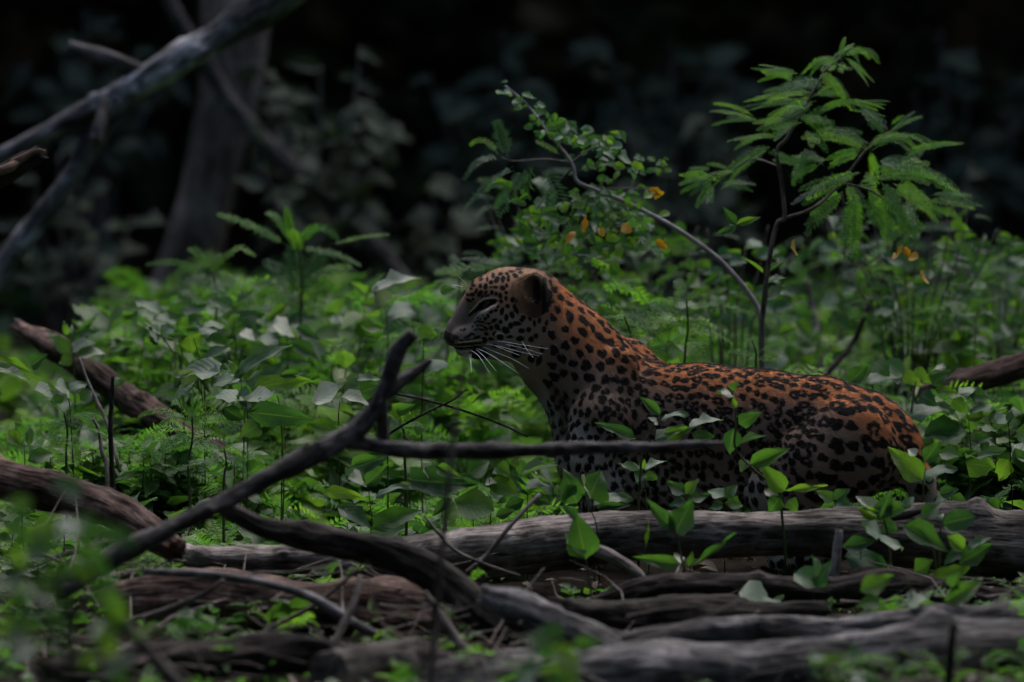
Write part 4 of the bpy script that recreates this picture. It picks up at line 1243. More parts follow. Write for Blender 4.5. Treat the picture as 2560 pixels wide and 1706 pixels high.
def undergrowth():
    R = random.Random(5)
    broad, feath, stems = Mass(), Mass(), Mass()
    def bush(x, y, h, kind, size):
        z0 = GZ(x, y)
        tint = min(0.84, max(0, R.gauss(0.40, 0.25))) if R.random() < 0.92 else 1.5
        if kind == 'broad':
            n = R.randint(3, 4) + int(h / 0.1)
            sh = R.choice(('ovate', 'ovate', 'heart', 'lance'))
            lean = (R.gauss(0, 0.12) * h, R.gauss(0, 0.12) * h)
            top = (x + lean[0], y + lean[1], z0 + h)
            stick(stems, (x, y, z0 - 0.01), top, 0.0028)
            for lv in range(n):
                u = 1 - 0.75 * lv / n
                p = np.array([x + lean[0] * u, y + lean[1] * u, z0 + h * u])
                a0 = R.uniform(0, 6.28)
                for s in (0, math.pi):
                    sz = size * (0.55 + 0.6 * (1 - abs(u - 0.6))) * R.uniform(0.75, 1.15)
                    asp = {'ovate': 0.62, 'heart': 0.85, 'lance': 0.32}[sh]
                    el = R.uniform(-0.45, 0.45) + (0.45 if lv == 0 else 0)
                    broad.add(low_leaf(sh, R.randrange(3)), leaf_matrix(p, a0 + s + R.gauss(0, 0.3), el, sz, sz * asp, R.gauss(0, 0.45)), min(1, max(0, tint + R.gauss(0, 0.15))))
        else:
            n = R.randint(4, 6) + int(h / 0.08)
            top = np.array([x, y, z0 + h])
            stick(stems, (x, y, z0 - 0.01), top, 0.0025)
            for k in range(n):
                u = R.uniform(0.35, 1)
                p = np.array([x, y, z0 + h * u])
                az, el = R.uniform(0, 6.28), R.uniform(-0.1, 0.7)
                ln = size * R.uniform(1.2, 2.1)
                feath.add(FRONDS[R.randrange(len(FRONDS))], leaf_matrix(p, az, el, ln, ln, R.gauss(0, 0.5)), min(1, max(0, tint + R.gauss(0, 0.12))))
    def clump(x, y):
        return 0.6 * math.sin(x * 3.1 + 1.3 * math.sin(y * 2.3)) * math.sin(y * 2.7 + 0.8 * math.sin(x * 1.9 + 1)) + 0.4 * math.sin(x * 7.3 + y * 3.1) * math.sin(y * 6.1 - x * 2)
    # leopard footprint kept free, the logs in front kept visible
    placed = 0
    for _ in range(7500):
        y = R.uniform(-2.9, 4.4) if R.random() < 0.93 else R.uniform(3, 6)
        x = R.uniform(-1, 1) * (1.75 + 0.12 * (y + 3)) * 1.05
        px, py = PX((x, y, 0.0))
        if -0.36 < y < 0.30 and 1340 < px < 2420: continue
        if y < -0.35:                                # foreground: sparse and low, between the logs
            if R.random() > 0.22: continue
            h = R.uniform(0.03, 0.10)
            sz = R.uniform(0.03, 0.06)
            if 880 < px < 2400 and -0.66 < y: continue
        else:
            # height follows the upper edge of the undergrowth in the photograph
            edge = np.interp(px, [-200, 0, 230, 300, 420, 620, 900, 1010, 1120, 1500, 1650, 1900, 2100, 2300, 2560, 3000], [870, 860, 840, 775, 720, 715, 715, 730, 765, 730, 720, 720, 700, 660, 600, 580])
            zmax = P(px, edge, y).z
            h = R.uniform(0.06, 0.2) if y < 0.6 else (R.uniform(0.3, 1.0) * min(0.5, max(0.06, zmax)) if R.random() < 0.55 else R.uniform(0.06, 0.26))
            if y < 0.9 and 850 < px < 1340: h *= 0.75
            h = min(h, max(0.03, zmax - 0.02))
            sz = R.uniform(0.065, 0.125) if px < 1400 else R.uniform(0.045, 0.09)
            if px < 1400 and R.random() < 0.3: continue
            if px < 1340 and y < 0.5: h = min(h, R.uniform(0.03, 0.10)); sz *= 0.7
            if px < 260 and 1.2 < y and R.random() < 0.6: continue
            cl = clump(x, y)
            bank = 280 < px < 1060 and y > 0.9
            if bank: h = min(h * 1.3, max(0.05, zmax))
            if cl < -0.25 and R.random() < 0.7 and not bank: continue
            if y > 0.4 and not bank: h *= 0.75 + 0.75 * cl if cl < 0.4 else 1.05
            h = max(0.03, h)
        if y < 0.3 and 1350 < px: h *= 0.6
        bush(x, y, h, 'broad' if R.random() < (0.72 if px < 1000 else 0.55) else 'feather', sz)
        placed += 1
    for _ in range(380):                             # leaves crowding the log at left and the one at the right edge
        if R.random() < 0.7: x0, y = R.uniform(120, 640), R.uniform(0.12, 0.7)
        else: x0, y = R.uniform(2340, 2600), R.uniform(0.35, 0.75)
        x = P(x0, 900, y).x
        bush(x, y, R.uniform(0.08, 0.2) if x0 < 700 else R.uniform(0.12, 0.3), 'broad' if R.random() < 0.75 else 'feather', R.uniform(0.05, 0.085))
    for _ in range(900):                             # low seedlings filling the floor
        y = R.uniform(-0.6, 1.4); x = R.uniform(-1.9, 1.9)
        px, py = PX((x, y, 0.0))
        if -0.36 < y < 0.30 and 1330 < px < 2420: continue
        if y < -0.3 and px > 860: continue
        bush(x, y, R.uniform(0.02, 0.07), 'broad' if R.random() < 0.7 else 'feather', R.uniform(0.035, 0.065))
    broad.build('undergrowth', MAT['leaf_mass'], 'dense broad leaved green undergrowth covering the forest floor', 'undergrowth')
    feath.build('undergrowth', MAT['frond_mass'], 'fine feathery green undergrowth between the broad leaves', 'undergrowth', smooth=False)
    stems.build('undergrowth_stems', MAT['stem'], 'thin green stems of the low undergrowth', 'undergrowth')
    return placed
print('undergrowth plants', undergrowth())

def litter():
    R = random.Random(15)
    m = Mass()
    for _ in range(4200):
        y = R.uniform(-3.2, 4.5); x = R.uniform(-2.6, 2.6)
        s = R.uniform(0.025, 0.06)
        m.add(low_leaf(R.choice(('ovate', 'lance', 'oval')), R.randrange(3)), leaf_matrix(np.array([x, y, GZ(x, y) + R.uniform(0.004, 0.02)]), R.uniform(0, 6.28), R.gauss(0, 0.25), s, s * R.uniform(0.3, 0.6), R.gauss(0, 0.5)), R.random())
    MAT['litter'] = leaf_mat('dead_leaf', (0.05, 0.035, 0.025), (0.10, 0.075, 0.055), (0.20, 0.16, 0.13), use_attr=True, trans=0.1, rough=0.7, trans_tint=(1, 0.8, 0.5))
    m.build('leaf_litter', MAT['litter'], 'dry brown fallen leaves scattered over the soil', 'leaf litter')
litter()

# ------------------------------------------------------------------ the forest behind: shrubs one can tell apart, then the dark mass
def forest_shrub(label, Y, box, n, size, kind='d', seed=0):
    """leaves hung on drooping stems inside a photo box (x0,y0,x1,y1)"""
    R = random.Random(seed)
    x0, y0, x1, y1 = box
    root = plant_root('forest_shrub', label, 'shrub', (x0 + x1) / 2, y1, Y, 'shrubs in the shade of the forest')
    ns = max(3, n // 10)
    for s in range(ns):
        tx = x0 + (x1 - x0) * (s + 0.5) / ns + R.uniform(-20, 20)
        ty = R.uniform(y0, y0 + (y1 - y0) * 0.45)
        bx = (x0 + x1) / 2 + (tx - (x0 + x1) / 2) * 0.3
        pts = [(tx, ty), (tx * 0.7 + bx * 0.3, ty + (y1 - ty) * 0.35), (bx, y1)]
        stem(root, Y, pts, 12, 'twig')
        for k in range(n // ns):
            u = R.uniform(0, 0.85)
            cx, cy = tx * (1 - u * 0.7) + bx * u * 0.7, ty + (y1 - ty) * u
            side = R.choice((-1, 1))
            ln = size * R.uniform(0.45, 1.05)
            a = R.uniform(-0.5, 1.1)
            add_leaf(root, Y + R.uniform(-0.25, 0.25), cx, cy, cx + side * ln * math.cos(a), cy + ln * math.sin(a), ln * R.uniform(0.3, 0.5), kind, R.choice(('ovate', 'lance', 'ovate')), dy=R.uniform(-0.08, 0.08))
    return root
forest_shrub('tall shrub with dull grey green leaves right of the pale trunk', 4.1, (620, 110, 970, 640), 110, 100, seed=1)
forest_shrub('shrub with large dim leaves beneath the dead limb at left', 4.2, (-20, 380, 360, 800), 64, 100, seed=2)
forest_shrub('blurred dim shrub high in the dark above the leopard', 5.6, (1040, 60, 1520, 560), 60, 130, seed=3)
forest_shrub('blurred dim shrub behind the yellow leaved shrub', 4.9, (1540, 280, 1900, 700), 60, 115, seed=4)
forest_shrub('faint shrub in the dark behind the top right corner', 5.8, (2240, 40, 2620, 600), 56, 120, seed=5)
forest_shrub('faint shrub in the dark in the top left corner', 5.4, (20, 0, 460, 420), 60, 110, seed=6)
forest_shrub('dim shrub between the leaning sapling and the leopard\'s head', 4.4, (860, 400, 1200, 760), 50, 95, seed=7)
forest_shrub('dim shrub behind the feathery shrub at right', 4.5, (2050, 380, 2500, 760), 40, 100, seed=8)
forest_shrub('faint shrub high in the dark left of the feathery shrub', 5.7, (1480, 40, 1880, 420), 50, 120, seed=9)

def forest():
    """the dark wood: thicket behind, unseen canopy added all round to let light in only above the leopard"""
    r = np.random.default_rng(44)
    def cloud(m, pos, size, el=(-0.2, 0.5)):
        n = len(pos)
        tp = [LOW[k][j] for k in ('ovate', 'oval', 'heart') for j in range(3)]
        which = r.integers(0, len(tp), n)
        M = leaf_matrices(pos, r.uniform(0, 6.28, n), r.normal(*el, n), size, size * r.uniform(0.45, 0.7, n), r.normal(0, 0.6, n))
        t = r.random(n)
        for k in range(len(tp)):
            s = which == k
            m.add(tp[k], M[s], t[s])
    wall, roof = Mass(), Mass()
    n = 9000
    cloud(wall, np.stack([r.uniform(-8, 8, n), r.uniform(8.2, 13.5, n), r.uniform(0, 2.6, n)], 1), r.uniform(0.1, 0.24, n))
    n = 6000
    a = r.uniform(-1, 1, n)
    cloud(wall, np.stack([a * 9.5, 14.0 + r.uniform(0, 1.2, n) - np.maximum(0, np.abs(a) - 0.8) * 40, r.uniform(0, 5, n)], 1), r.uniform(0.25, 0.45, n))
    n = 24000
    x, y = r.uniform(-9, 9, n), r.uniform(5.2, 17, n)
    z = 1.75 + 0.8 * r.random(n) + 0.08 * (y - 4) + 0.2 * np.sin(x * 1.3) + np.maximum(0, 6.6 - y) * 0.5 + r.exponential(0.6, n)
    cloud(roof, np.stack([x, y, z], 1), r.uniform(0.22, 0.42, n))
    n = 20000
    x, y = r.uniform(-17, 17, n), r.uniform(-34, 28, n)
    hole = (np.abs(x) < 4.6 + 0.4 * np.sin(y * 2)) & (y > -1.7 + 0.4 * np.sin(x * 2)) & (y < 5.6)  # gap shaped so that light falls on the leopard from above
    keep = ~hole & ~((y > 5) & (y < 15.5) & (np.abs(x) < 8.5))
    x, y = x[keep], y[keep]
    cloud(roof, np.stack([x, y, 3.4 + r.exponential(0.9, len(x)) + 0.3 * np.sin(x) * np.sin(y) + 5.0 * sstep(16, 23, y)], 1), r.uniform(0.45, 0.8, len(x)))
    n = 5000                      # unseen leaf walls added beside and behind the viewer against low light
    t = r.uniform(0, 1, n)
    x = np.where(t < 0.7, np.where(r.random(n) < 0.5, -1, 1) * r.uniform(7.5, 15, n), r.uniform(-15, 15, n))
    y = np.where(t < 0.7, r.uniform(-30, 14, n), r.uniform(-34, -26, n))
    cloud(wall, np.stack([x, y, r.uniform(0, 4.5, n)], 1), r.uniform(0.4, 0.75, n))
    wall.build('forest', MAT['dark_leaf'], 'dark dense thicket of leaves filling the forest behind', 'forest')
    roof.build('shade_canopy', MAT['dark_leaf'], 'unseen leafy canopy added to block light except above the leopard', 'canopy')
forest()
# ------------------------------------------------------------------ plants one can tell apart in the photograph
# in front of the leopard's flank
seedling('fresh green sprig with pointed leaves against the leopard\'s flank', -0.42, [(1648,1042),(1630,1075),(1608,1120),(1600,1200)], [
 (1651,1040,1599,990,28,'g','lance'),(1590,1098,1488,1054,34,'g','ovate'),(1652,1050,1716,1023,16,'s','lance'),(1645,1062,1622,1042,14,'p','lance'),
 (1636,1098,1724,1058,28,'s','ovate'),(1724,1068,1806,1042,24,'s','ovate'),(1655,1106,1722,1068,44,'g','ovate'),(1730,1090,1780,1085,22,'g','lance')], d=8)
seedling('tall leafy shoot standing before the leopard\'s haunch', -0.55, [(1818,965),(1836,1000),(1840,1060),(1838,1120),(1880,1170),(1950,1232),(1955,1290)], [
 (1826,974,1846,955,22,'g'),(1812,968,1800,985,20,'s'),(1806,985,1838,980,18,'p','lance'),(1838,1020,1832,990,14,'g','lance'),(1846,1060,1900,1032,40,'g'),(1834,1070,1824,1138,46,'g'),(1872,1162,1978,1120,46,'g'),
 (1962,1230,1902,1158,52,'g'),(1849,1112,1918,1086,12,'s','lance'),(1962,1228,2066,1218,20,'g','lance'),(1952,1242,1920,1284,42,'g'),(1970,1250,1994,1278,38,'g'),(1912,1226,1950,1250,24,'p'),(1870,1150,1850,1180,30,'s')], d=8)
seedling('small sprig with two narrow leaves below the bare side branch', -0.35, [(1605,1172),(1612,1200),(1618,1290)], [
 (1601,1176,1543,1152,22,'g','lance'),(1612,1176,1666,1146,16,'s','lance'),(1606,1180,1590,1210,26,'b'),(1612,1185,1648,1200,24,'g'),(1604,1172,1612,1150,14,'g','lance')])
seedling('broad bright green leaf pair at the leopard\'s chest', -0.4, [(1478,1240),(1486,1290)], [
 (1474,1244,1504,1176,84,'g','heart'),(1482,1262,1578,1230,36,'s'),(1490,1270,1580,1262,26,'g'),(1470,1240,1448,1190,30,'p')])
seedling('olive leaf on a dark stem left of the chest', -0.6, [(1440,1205),(1470,1265),(1490,1310)], [(1442,1260,1412,1178,60,'g','ovate'),(1440,1210,1400,1250,40,'g')], mat='log_dark')
seedling('upright leaf standing before the left part of the pale log', -0.85, [(1464,1398),(1472,1440),(1478,1490)], [
 (1464,1398,1440,1282,88,'g','ovate'),(1460,1390,1408,1340,28,'s'),(1440,1300,1408,1262,24,'g','lance')], d=8)
seedling('three leaved seedling standing before the middle of the pale log', -0.85, [(1690,1328),(1701,1384),(1712,1430),(1718,1490)], [
 (1688,1330,1732,1250,64,'g','heart'),(1686,1328,1612,1248,40,'g','ovate'),(1682,1322,1644,1292,20,'p'),(1702,1412,1582,1392,38,'g','ovate'),(1738,1412,1842,1336,20,'g','lance'),(1721,1416,1732,1378,20,'g','lance'),(1706,1410,1684,1385,16,'p','lance'),(1736,1525,1698,1488,20,'g','lance')], d=9)
seedling('thin grass blade standing before the pale log', -0.8, [(1622,1306),(1616,1340),(1611,1400)], [(1614,1370,1624,1300,10,'g','lance')], d=3, cat='grass blade')
seedling('round grey green leaf lying under the log', -1.0, [(1900,1530),(1895,1560)], [(1915,1535,1852,1478,68,'s','oval'),(1764,1530,1836,1530,40,'g'),(1900,1520,1960,1500,30,'s')])
seedling('bluish round leaves in the shade below the log', -0.95, [(2030,1470),(2040,1520)], [(2048,1468,1986,1430,56,'b','oval'),(2040,1470,2076,1400,40,'b','ovate'),(2046,1440,2040,1390,22,'s')])
seedling('small bright sprig low before the leopard\'s belly', -0.4, [(1716,1235),(1722,1290)], [(1714,1238,1668,1206,30,'g'),(1716,1236,1748,1196,30,'g'),(1718,1250,1772,1240,28,'g'),(1714,1255,1670,1262,26,'b')])
seedling('dim low leaves between the belly and the pale log', -0.38, [(1812,1240),(1816,1290)], [(1810,1244,1768,1222,30,'b'),(1812,1242,1846,1212,30,'g'),(1814,1256,1862,1262,30,'g'),(1808,1260,1774,1276,24,'s')])
seedling('low leaf pair before the leopard\'s hind foot', -0.42, [(2086,1248),(2090,1290)], [(2084,1252,2040,1226,34,'g'),(2086,1250,2126,1222,34,'g'),(2088,1262,2136,1268,28,'b'),(2082,1264,2046,1276,26,'g')])
# around the rump
seedling('green leaf spray in front of the leopard\'s rump', -0.45, [(2307,1200),(2310,1250),(2312,1300)], [
 (2307,1202,2220,1116,66,'g'),(2310,1155,2352,1100,44,'g'),(2307,1198,2384,1156,28,'s','lance'),(2349,1130,2406,1144,36,'g'),(2290,1140,2270,1122,24,'p')], d=8)
seedling('curled yellowish leaf plant rising behind the leopard\'s rump', 0.4, [(2180,960),(2188,1000),(2195,1060)], [
 (2122,956,2174,912,46,'g','ovate'),(2186,905,2224,934,42,'g'),(2211,906,2262,934,44,'b','oval'),(2166,958,2256,934,30,'s','ovate'),(2230,940,2246,960,24,'p'),(2256,934,2306,962,38,'g')], d=8)
seedling('pale pink stemmed plant with spread leaves right of the rump', 0.35, [(2290,955),(2282,1000),(2278,1060)], [
 (2287,920,2330,962,30,'g'),(2330,962,2378,924,36,'g'),(2326,930,2358,908,20,'p'),(2270,1040,2384,1002,38,'s'),(2349,1022,2410,1056,38,'s'),(2310,1088,2418,1080,58,'b','oval'),(2338,975,2398,984,26,'g'),(2300,985,2340,1010,40,'g')], d=8, mat='twig')
seedling('bright pointed leaves at the right edge behind the log', 0.15, [(2420,1036),(2424,1080),(2428,1150)], [
 (2382,998,2424,1036,38,'g'),(2425,1032,2482,1011,22,'s','lance'),(2416,1048,2474,1040,26,'g'),(2396,984,2462,966,20,'s'),(2427,990,2476,996,34,'g'),(2430,1100,2484,1092,28,'g'),(2460,1100,2464,1150,26,'g')])
seedling('dark stemmed plant with wide leaves near the right edge', -0.1, [(2520,1030),(2524,1100),(2528,1200),(2532,1290)], [
 (2416,1158,2498,1170,62,'g'),(2518,1130,2416,1152,18,'s','lance'),(2528,1134,2600,1150,44,'s'),(2540,1080,2600,1100,50,'g'),(2520,1060,2528,1022,20,'g','lance'),(2536,1120,2570,1190,40,'g'),(2522,1150,2490,1210,40,'g'),(2490,1060,2530,1040,30,'s')], mat='log_dark')
seedling('low leaf pair behind the log at the rump', -0.2, [(2370,1240),(2374,1270)], [(2349,1236,2398,1222,34,'g'),(2380,1240,2420,1260,30,'g'),(2470,1250,2500,1280,30,'g'),(2370,1245,2330,1262,26,'s')])
seedling('leaf cluster lying over the log before the haunch', -0.68, [(2208,1292),(2220,1340),(2226,1400)], [
 (2198,1290,2141,1238,38,'p','ovate'),(2196,1300,2230,1226,48,'g','ovate'),(2214,1276,2270,1270,40,'g'),(2145,1270,2216,1304,32,'g'),(2262,1270,2285,1240,26,'s'),(2205,1306,2250,1330,34,'g')], d=8)
seedling('pointed and round leaf pair over the log right of the haunch', -0.7, [(2352,1310),(2350,1360),(2348,1420)], [
 (2306,1296,2352,1256,40,'g','ovate'),(2358,1310,2436,1292,54,'g','oval'),(2340,1300,2356,1280,24,'s'),(2360,1316,2400,1330,26,'b')], d=8)
seedling('large drooping leaves in front of the log at right', -0.8, [(2300,1320),(2330,1370),(2340,1430)], [
 (2258,1312,2372,1378,62,'g','ovate'),(2368,1340,2422,1386,38,'g'),(2398,1410,2482,1360,54,'g'),(2420,1374,2476,1340,20,'s'),(2288,1430,2336,1400,44,'g'),(2334,1460,2420,1412,54,'g','ovate'),(2400,1380,2360,1410,30,'b')], d=9)
seedling('dark green leaf under the log at right of centre', -0.75, [(2150,1368),(2152,1400)], [(2110,1366,2200,1352,38,'g'),(2205,1352,2262,1358,34,'s'),(2112,1390,2226,1402,54,'b'),(2200,1340,2150,1310,36,'s')])
seedling('blurred leafy plant low at the right in front of the logs', -1.35, [(2270,1450),(2280,1500),(2290,1560)], [
 (2150,1478,2232,1440,54,'g'),(2361,1504,2458,1452,50,'g'),(2268,1512,2316,1494,42,'s'),(2230,1530,2180,1570,60,'g'),(2300,1540,2380,1520,46,'g'),(2330,1560,2280,1590,50,'b'),(2420,1520,2480,1560,52,'b'),(2200,1500,2140,1520,40,'g'),(2380,1470,2400,1430,34,'g')], d=8)
# left of the leopard, below the chin
LF = [
 ('sunlit heart leaf plant in the left undergrowth', 0.3, [(484,846),(500,900),(510,960)], [(474,838,482,882,64,'g','heart'),(500,838,545,815,26,'s'),(470,842,420,840,18,'g'),(508,905,590,860,28,'s'),(500,894,520,925,36,'g'),(520,905,570,925,34,'g')]),
 ('pale sprig on a bare stem left of the sunlit heart leaf', 0.42, [(400,835),(412,850),(432,880),(450,905)], [(402,842,368,814,34,'s'),(402,842,430,815,38,'s'),(400,838,360,800,12,'p','lance'),(392,845,372,856,24,'g'),(410,842,450,852,16,'g')]),
 ('long pale leaves stretching left before the dark forest', 0.9, [(440,800),(450,850),(455,900)], [(402,786,322,750,24,'s'),(384,796,452,808,24,'s'),(420,776,470,790,34,'g'),(466,790,492,760,30,'s'),(330,765,300,762,14,'g','lance'),(470,800,510,790,26,'g')]),
 ('bright young leaf pair before the blurred ferns', 0.8, [(584,778),(586,830),(590,880)], [(580,774,528,746,46,'g','ovate'),(588,764,636,730,15,'s','lance'),(582,782,545,790,22,'g'),(596,800,660,780,36,'g'),(560,812,500,815,20,'s'),(600,830,640,850,28,'p')]),
 ('grey upturned leaf like a star in the left undergrowth', 0.1, [(500,935),(505,990),(510,1040)], [(548,928,428,934,48,'s','heart'),(478,924,458,970,48,'s'),(510,930,552,934,24,'s'),(490,960,420,1010,36,'s','ovate'),(530,960,600,950,34,'s')]),
 ('long curved pale leaf pointing up to the right', 0.1, [(600,940),(606,990),(612,1040)], [(592,940,722,852,40,'s','lance'),(600,945,650,905,34,'g'),(596,936,570,900,24,'g'),(604,950,560,960,30,'s')]),
 ('wide yellow green leaf left of the white leaves', 0.05, [(690,980),(700,1030)], [(632,972,776,944,54,'g','ovate'),(770,955,840,972,24,'g','lance'),(700,940,760,930,26,'g')]),
 ('pair of silvery grey leaves with dark green below', -0.02, [(614,1002),(620,1060)], [(614,1000,518,976,32,'s','lance'),(612,1002,708,988,40,'s','ovate'),(590,990,640,1022,46,'b','ovate'),(630,1010,700,1040,44,'g'),(560,1020,610,1050,40,'g')]),
 ('two white backed leaves beside the forked branch', -0.08, [(850,1000),(846,1060)], [(782,1010,872,958,54,'p','ovate'),(852,992,930,1014,30,'p','ovate'),(776,1050,800,1060,14,'p','lance'),(800,1065,870,1075,44,'g')]),
 ('dark broad leaf below the white backed leaves', -0.15, [(700,1046),(705,1090)], [(620,1030,790,1050,66,'g','ovate'),(770,1062,860,1080,44,'g'),(650,1060,600,1090,50,'g')]),
 ('pale folded leaf standing out left of the leopard\'s nose', 0.8, [(962,765),(968,820),(970,880)], [(930,730,1048,684,30,'p','lance'),(962,764,940,718,50,'p','ovate'),(968,784,1042,768,44,'s','ovate'),(900,818,960,822,30,'g'),(980,800,960,840,34,'s'),(950,770,900,760,40,'g')]),
 ('pale rounded leaf among the dark left undergrowth', 0.9, [(716,830),(720,880)], [(682,810,742,838,40,'p','ovate'),(740,820,800,850,30,'g'),(700,850,640,858,34,'s'),(730,860,800,900,40,'g')]),
 ('green leaves peeping out under the leopard\'s nose', 0.35, [(1060,838),(1058,900)], [(1044,824,1100,842,34,'g'),(1100,730,1140,722,26,'g'),(1080,860,1110,820,30,'s'),(1050,850,1020,880,24,'g'),(1000,976,1094,994,40,'g'),(1110,900,1060,930,40,'s')]),
 ('green leaf behind the upright arm of the forked branch', 0.05, [(960,985),(965,1040)], [(898,982,958,962,48,'g'),(888,950,960,946,20,'s'),(1040,1050,1065,1075,50,'g','oval'),(990,1030,1040,1010,28,'g'),(980,1010,1010,1050,34,'g')]),
 ('bright leaves under the bare side branch', -0.35, [(920,1200),(925,1260),(930,1300)], [(876,1166,966,1140,30,'g'),(912,1214,972,1160,38,'g'),(910,1206,872,1194,28,'p'),(812,1226,918,1244,34,'g'),(938,1244,1024,1198,15,'s','lance'),(846,1266,934,1320,46,'s','ovate'),(930,1320,1058,1270,58,'g','ovate')]),
 ('large dark green leaf under the bare side branch at centre', -0.4, [(1110,1235),(1112,1300)], [(1028,1200,1196,1214,74,'g','heart'),(1090,1166,1158,1198,34,'g'),(1080,1190,1050,1160,26,'p'),(1130,1250,1080,1290,30,'g')]),
 ('round bright green leaf above the left part of the pale log', -0.42, [(1180,1285),(1184,1320)], [(1136,1252,1236,1282,74,'g','oval'),(1240,1290,1290,1275,28,'g'),(1150,1290,1120,1310,24,'s')]),
 ('pair of young leaves below the side branch left of the chest', -0.3, [(1222,1190),(1228,1250)], [(1170,1188,1224,1152,50,'g','ovate'),(1242,1162,1276,1186,42,'g','ovate'),(1232,1180,1278,1192,18,'s'),(1212,1210,1244,1206,18,'p'),(1230,1200,1300,1240,60,'g'),(1282,1166,1300,1140,24,'g')]),
 ('silvery leaf with a curled stalk left of the chest', -0.35, [(1320,1225),(1318,1280)], [(1314,1224,1374,1212,32,'s'),(1300,1190,1392,1158,16,'s','lance'),(1360,1200,1348,1180,26,'p'),(1330,1240,1380,1262,36,'g'),(1310,1250,1260,1270,34,'g')]),
]
for lab, Y, j, lv in LF:
    seedling(lab, Y, j, lv)
seedling('leafy sprig growing up beside the broken brown log at far left', 0.8, [(176,835),(180,880),(186,930)], [
 (176,880,120,830,40,'g'),(170,838,159,806,16,'g','lance'),(181,842,252,822,16,'g','lance'),(179,882,238,854,32,'s'),(178,834,181,810,10,'p','lance'),(190,890,262,880,40,'p'),(185,895,140,905,34,'g'),(262,886,276,866,18,'g')])
seedling('long arching blades entering at the left edge', 0.2, [(-40,900),(-36,980)], [(-30,888,104,940,18,'g','lance'),(-20,926,84,951,17,'s','lance'),(-30,960,8,990,26,'g'),(-40,900,-100,930,18,'g','lance')])
seedling('pale spread leaves below the broken brown log at left', 0.1, [(170,985),(176,1040)], [(170,978,138,963,32,'s'),(172,978,212,952,28,'s'),(86,974,146,1002,30,'s'),(200,1000,232,978,34,'g'),(160,990,120,1010,30,'g'),(300,965,288,940,30,'g'),(76,915,118,885,36,'g')])
seedling('green leaves low behind the reddish log at left', -0.35, [(60,1110),(62,1180)], [(20,1080,58,1120,34,'g'),(75,1070,72,1120,22,'g','lance'),(70,1150,140,1130,40,'g'),(0,1100,-40,1130,40,'g'),(60,1090,40,1060,30,'g')])

# feathery plants
def feather(label, Y, top, foot, fronds, name='feathery_plant', cat='plant', d=8, extra=(), group='feathery plants', mat='stem'):
    root = plant_root(name, label, cat, foot[0], foot[1], Y, group)
    stem(root, Y, [top, ((top[0] + foot[0]) / 2 + 6, (top[1] + foot[1]) / 2), foot], d, mat)
    for f in fronds:
        add_frond(root, Y, *f)
    for lf in extra:
        add_leaf(root, Y, *lf)
    return root
feather('low feathery plant with curled tips at the left edge of the undergrowth', -0.05, (160,1030), (165,1130), [
 (158,1032,70,1040,30,'g',34),(164,1032,212,1008,26,'g',10),(160,1040,130,1080,34,'g',6),(165,1050,230,1050,30,'g',10),(160,1060,90,1090,34,'g',12),(170,1060,240,1085,34,'g',8),(150,1080,70,1130,38,'g',10),
 (170,1090,250,1130,36,'g',10),(160,1090,150,1150,40,'g',4),(165,1070,110,1060,30,'g',14),(176,1100,210,1150,36,'g',8),(150,1100,100,1150,36,'g',8),(175,1046,262,1052,22,'g',14),(180,1080,268,1090,24,'g',12)])
feather('bushy yellow green feathery plant left of the forked branch', -0.1, (480,1040), (470,1160), [
 (478,1045,430,1010,34,'g',16),(482,1045,540,1010,36,'g',14),(480,1050,560,1050,40,'g',14),(476,1060,400,1065,40,'g',18),(480,1070,560,1090,44,'g',10),(470,1080,360,1100,44,'g',20),(475,1090,420,1130,44,'g',8),
 (480,1090,530,1140,46,'g',8),(470,1100,380,1150,44,'g',14),(478,1040,500,995,30,'g',6),(486,1060,600,1070,36,'g',14),(480,1110,580,1140,40,'g',12),(470,1060,345,1045,34,'g',26),(465,1110,330,1120,36,'g',16)])
feather('small feathery plant behind the reddish log', -0.4, (560,1120), (560,1200), [
 (560,1130,480,1130,36,'g',14),(560,1130,640,1140,38,'g',14),(560,1140,500,1180,40,'b',8),(560,1140,630,1190,40,'b',8),(560,1125,590,1090,34,'g',4),(560,1150,420,1190,36,'b',14),(565,1150,700,1160,34,'g',12)])
feather('feathery sprout right of the fork of the branch', -0.25, (1000,1060), (1010,1110), [
 (1000,1065,960,1030,28,'g',6),(1000,1065,1050,1030,30,'g',8),(1000,1070,1070,1070,30,'g',10),(1000,1070,950,1085,28,'g',6),(1005,1080,1040,1110,30,'g',4)])
feather('bright feathery plant behind the leopard\'s shoulder', 0.5, (1716,745), (1712,900), [
 (1716,760,1640,775,34,'g',18),(1716,755,1765,720,26,'g',8),(1716,770,1850,772,40,'g',10),(1714,790,1580,800,44,'g',16),(1714,800,1640,850,50,'g',8),(1716,800,1790,840,50,'g',8),(1712,820,1560,840,46,'g',18),(1716,830,1830,860,48,'g',12),
 (1714,780,1600,770,34,'g',14),(1714,840,1650,890,50,'g',6),(1716,850,1760,890,50,'g',6),(1716,760,1690,700,40,'b',6),(1718,750,1800,750,22,'g',12),(1714,812,1540,812,40,'g',12)])
feather('feathery clump low behind the leopard\'s neck', 0.4, (1560,790), (1580,880), [
 (1560,800,1500,800,38,'g',8),(1560,800,1620,790,40,'g',10),(1565,810,1510,830,40,'g',8),(1565,815,1640,830,44,'g',10),(1570,830,1550,870,40,'g',4),(1575,840,1640,880,46,'g',6),(1560,790,1540,760,30,'g',6)])
feather('feathery sprig with round leaflets above the leopard\'s back', 0.45, (1880,850), (1890,920), [
 (1886,890,1940,860,30,'g',6),(1886,895,1820,880,34,'g',8),(1886,900,1850,915,34,'g',4),(1888,880,1870,845,26,'g',4),(1890,900,1950,905,34,'g',6)])
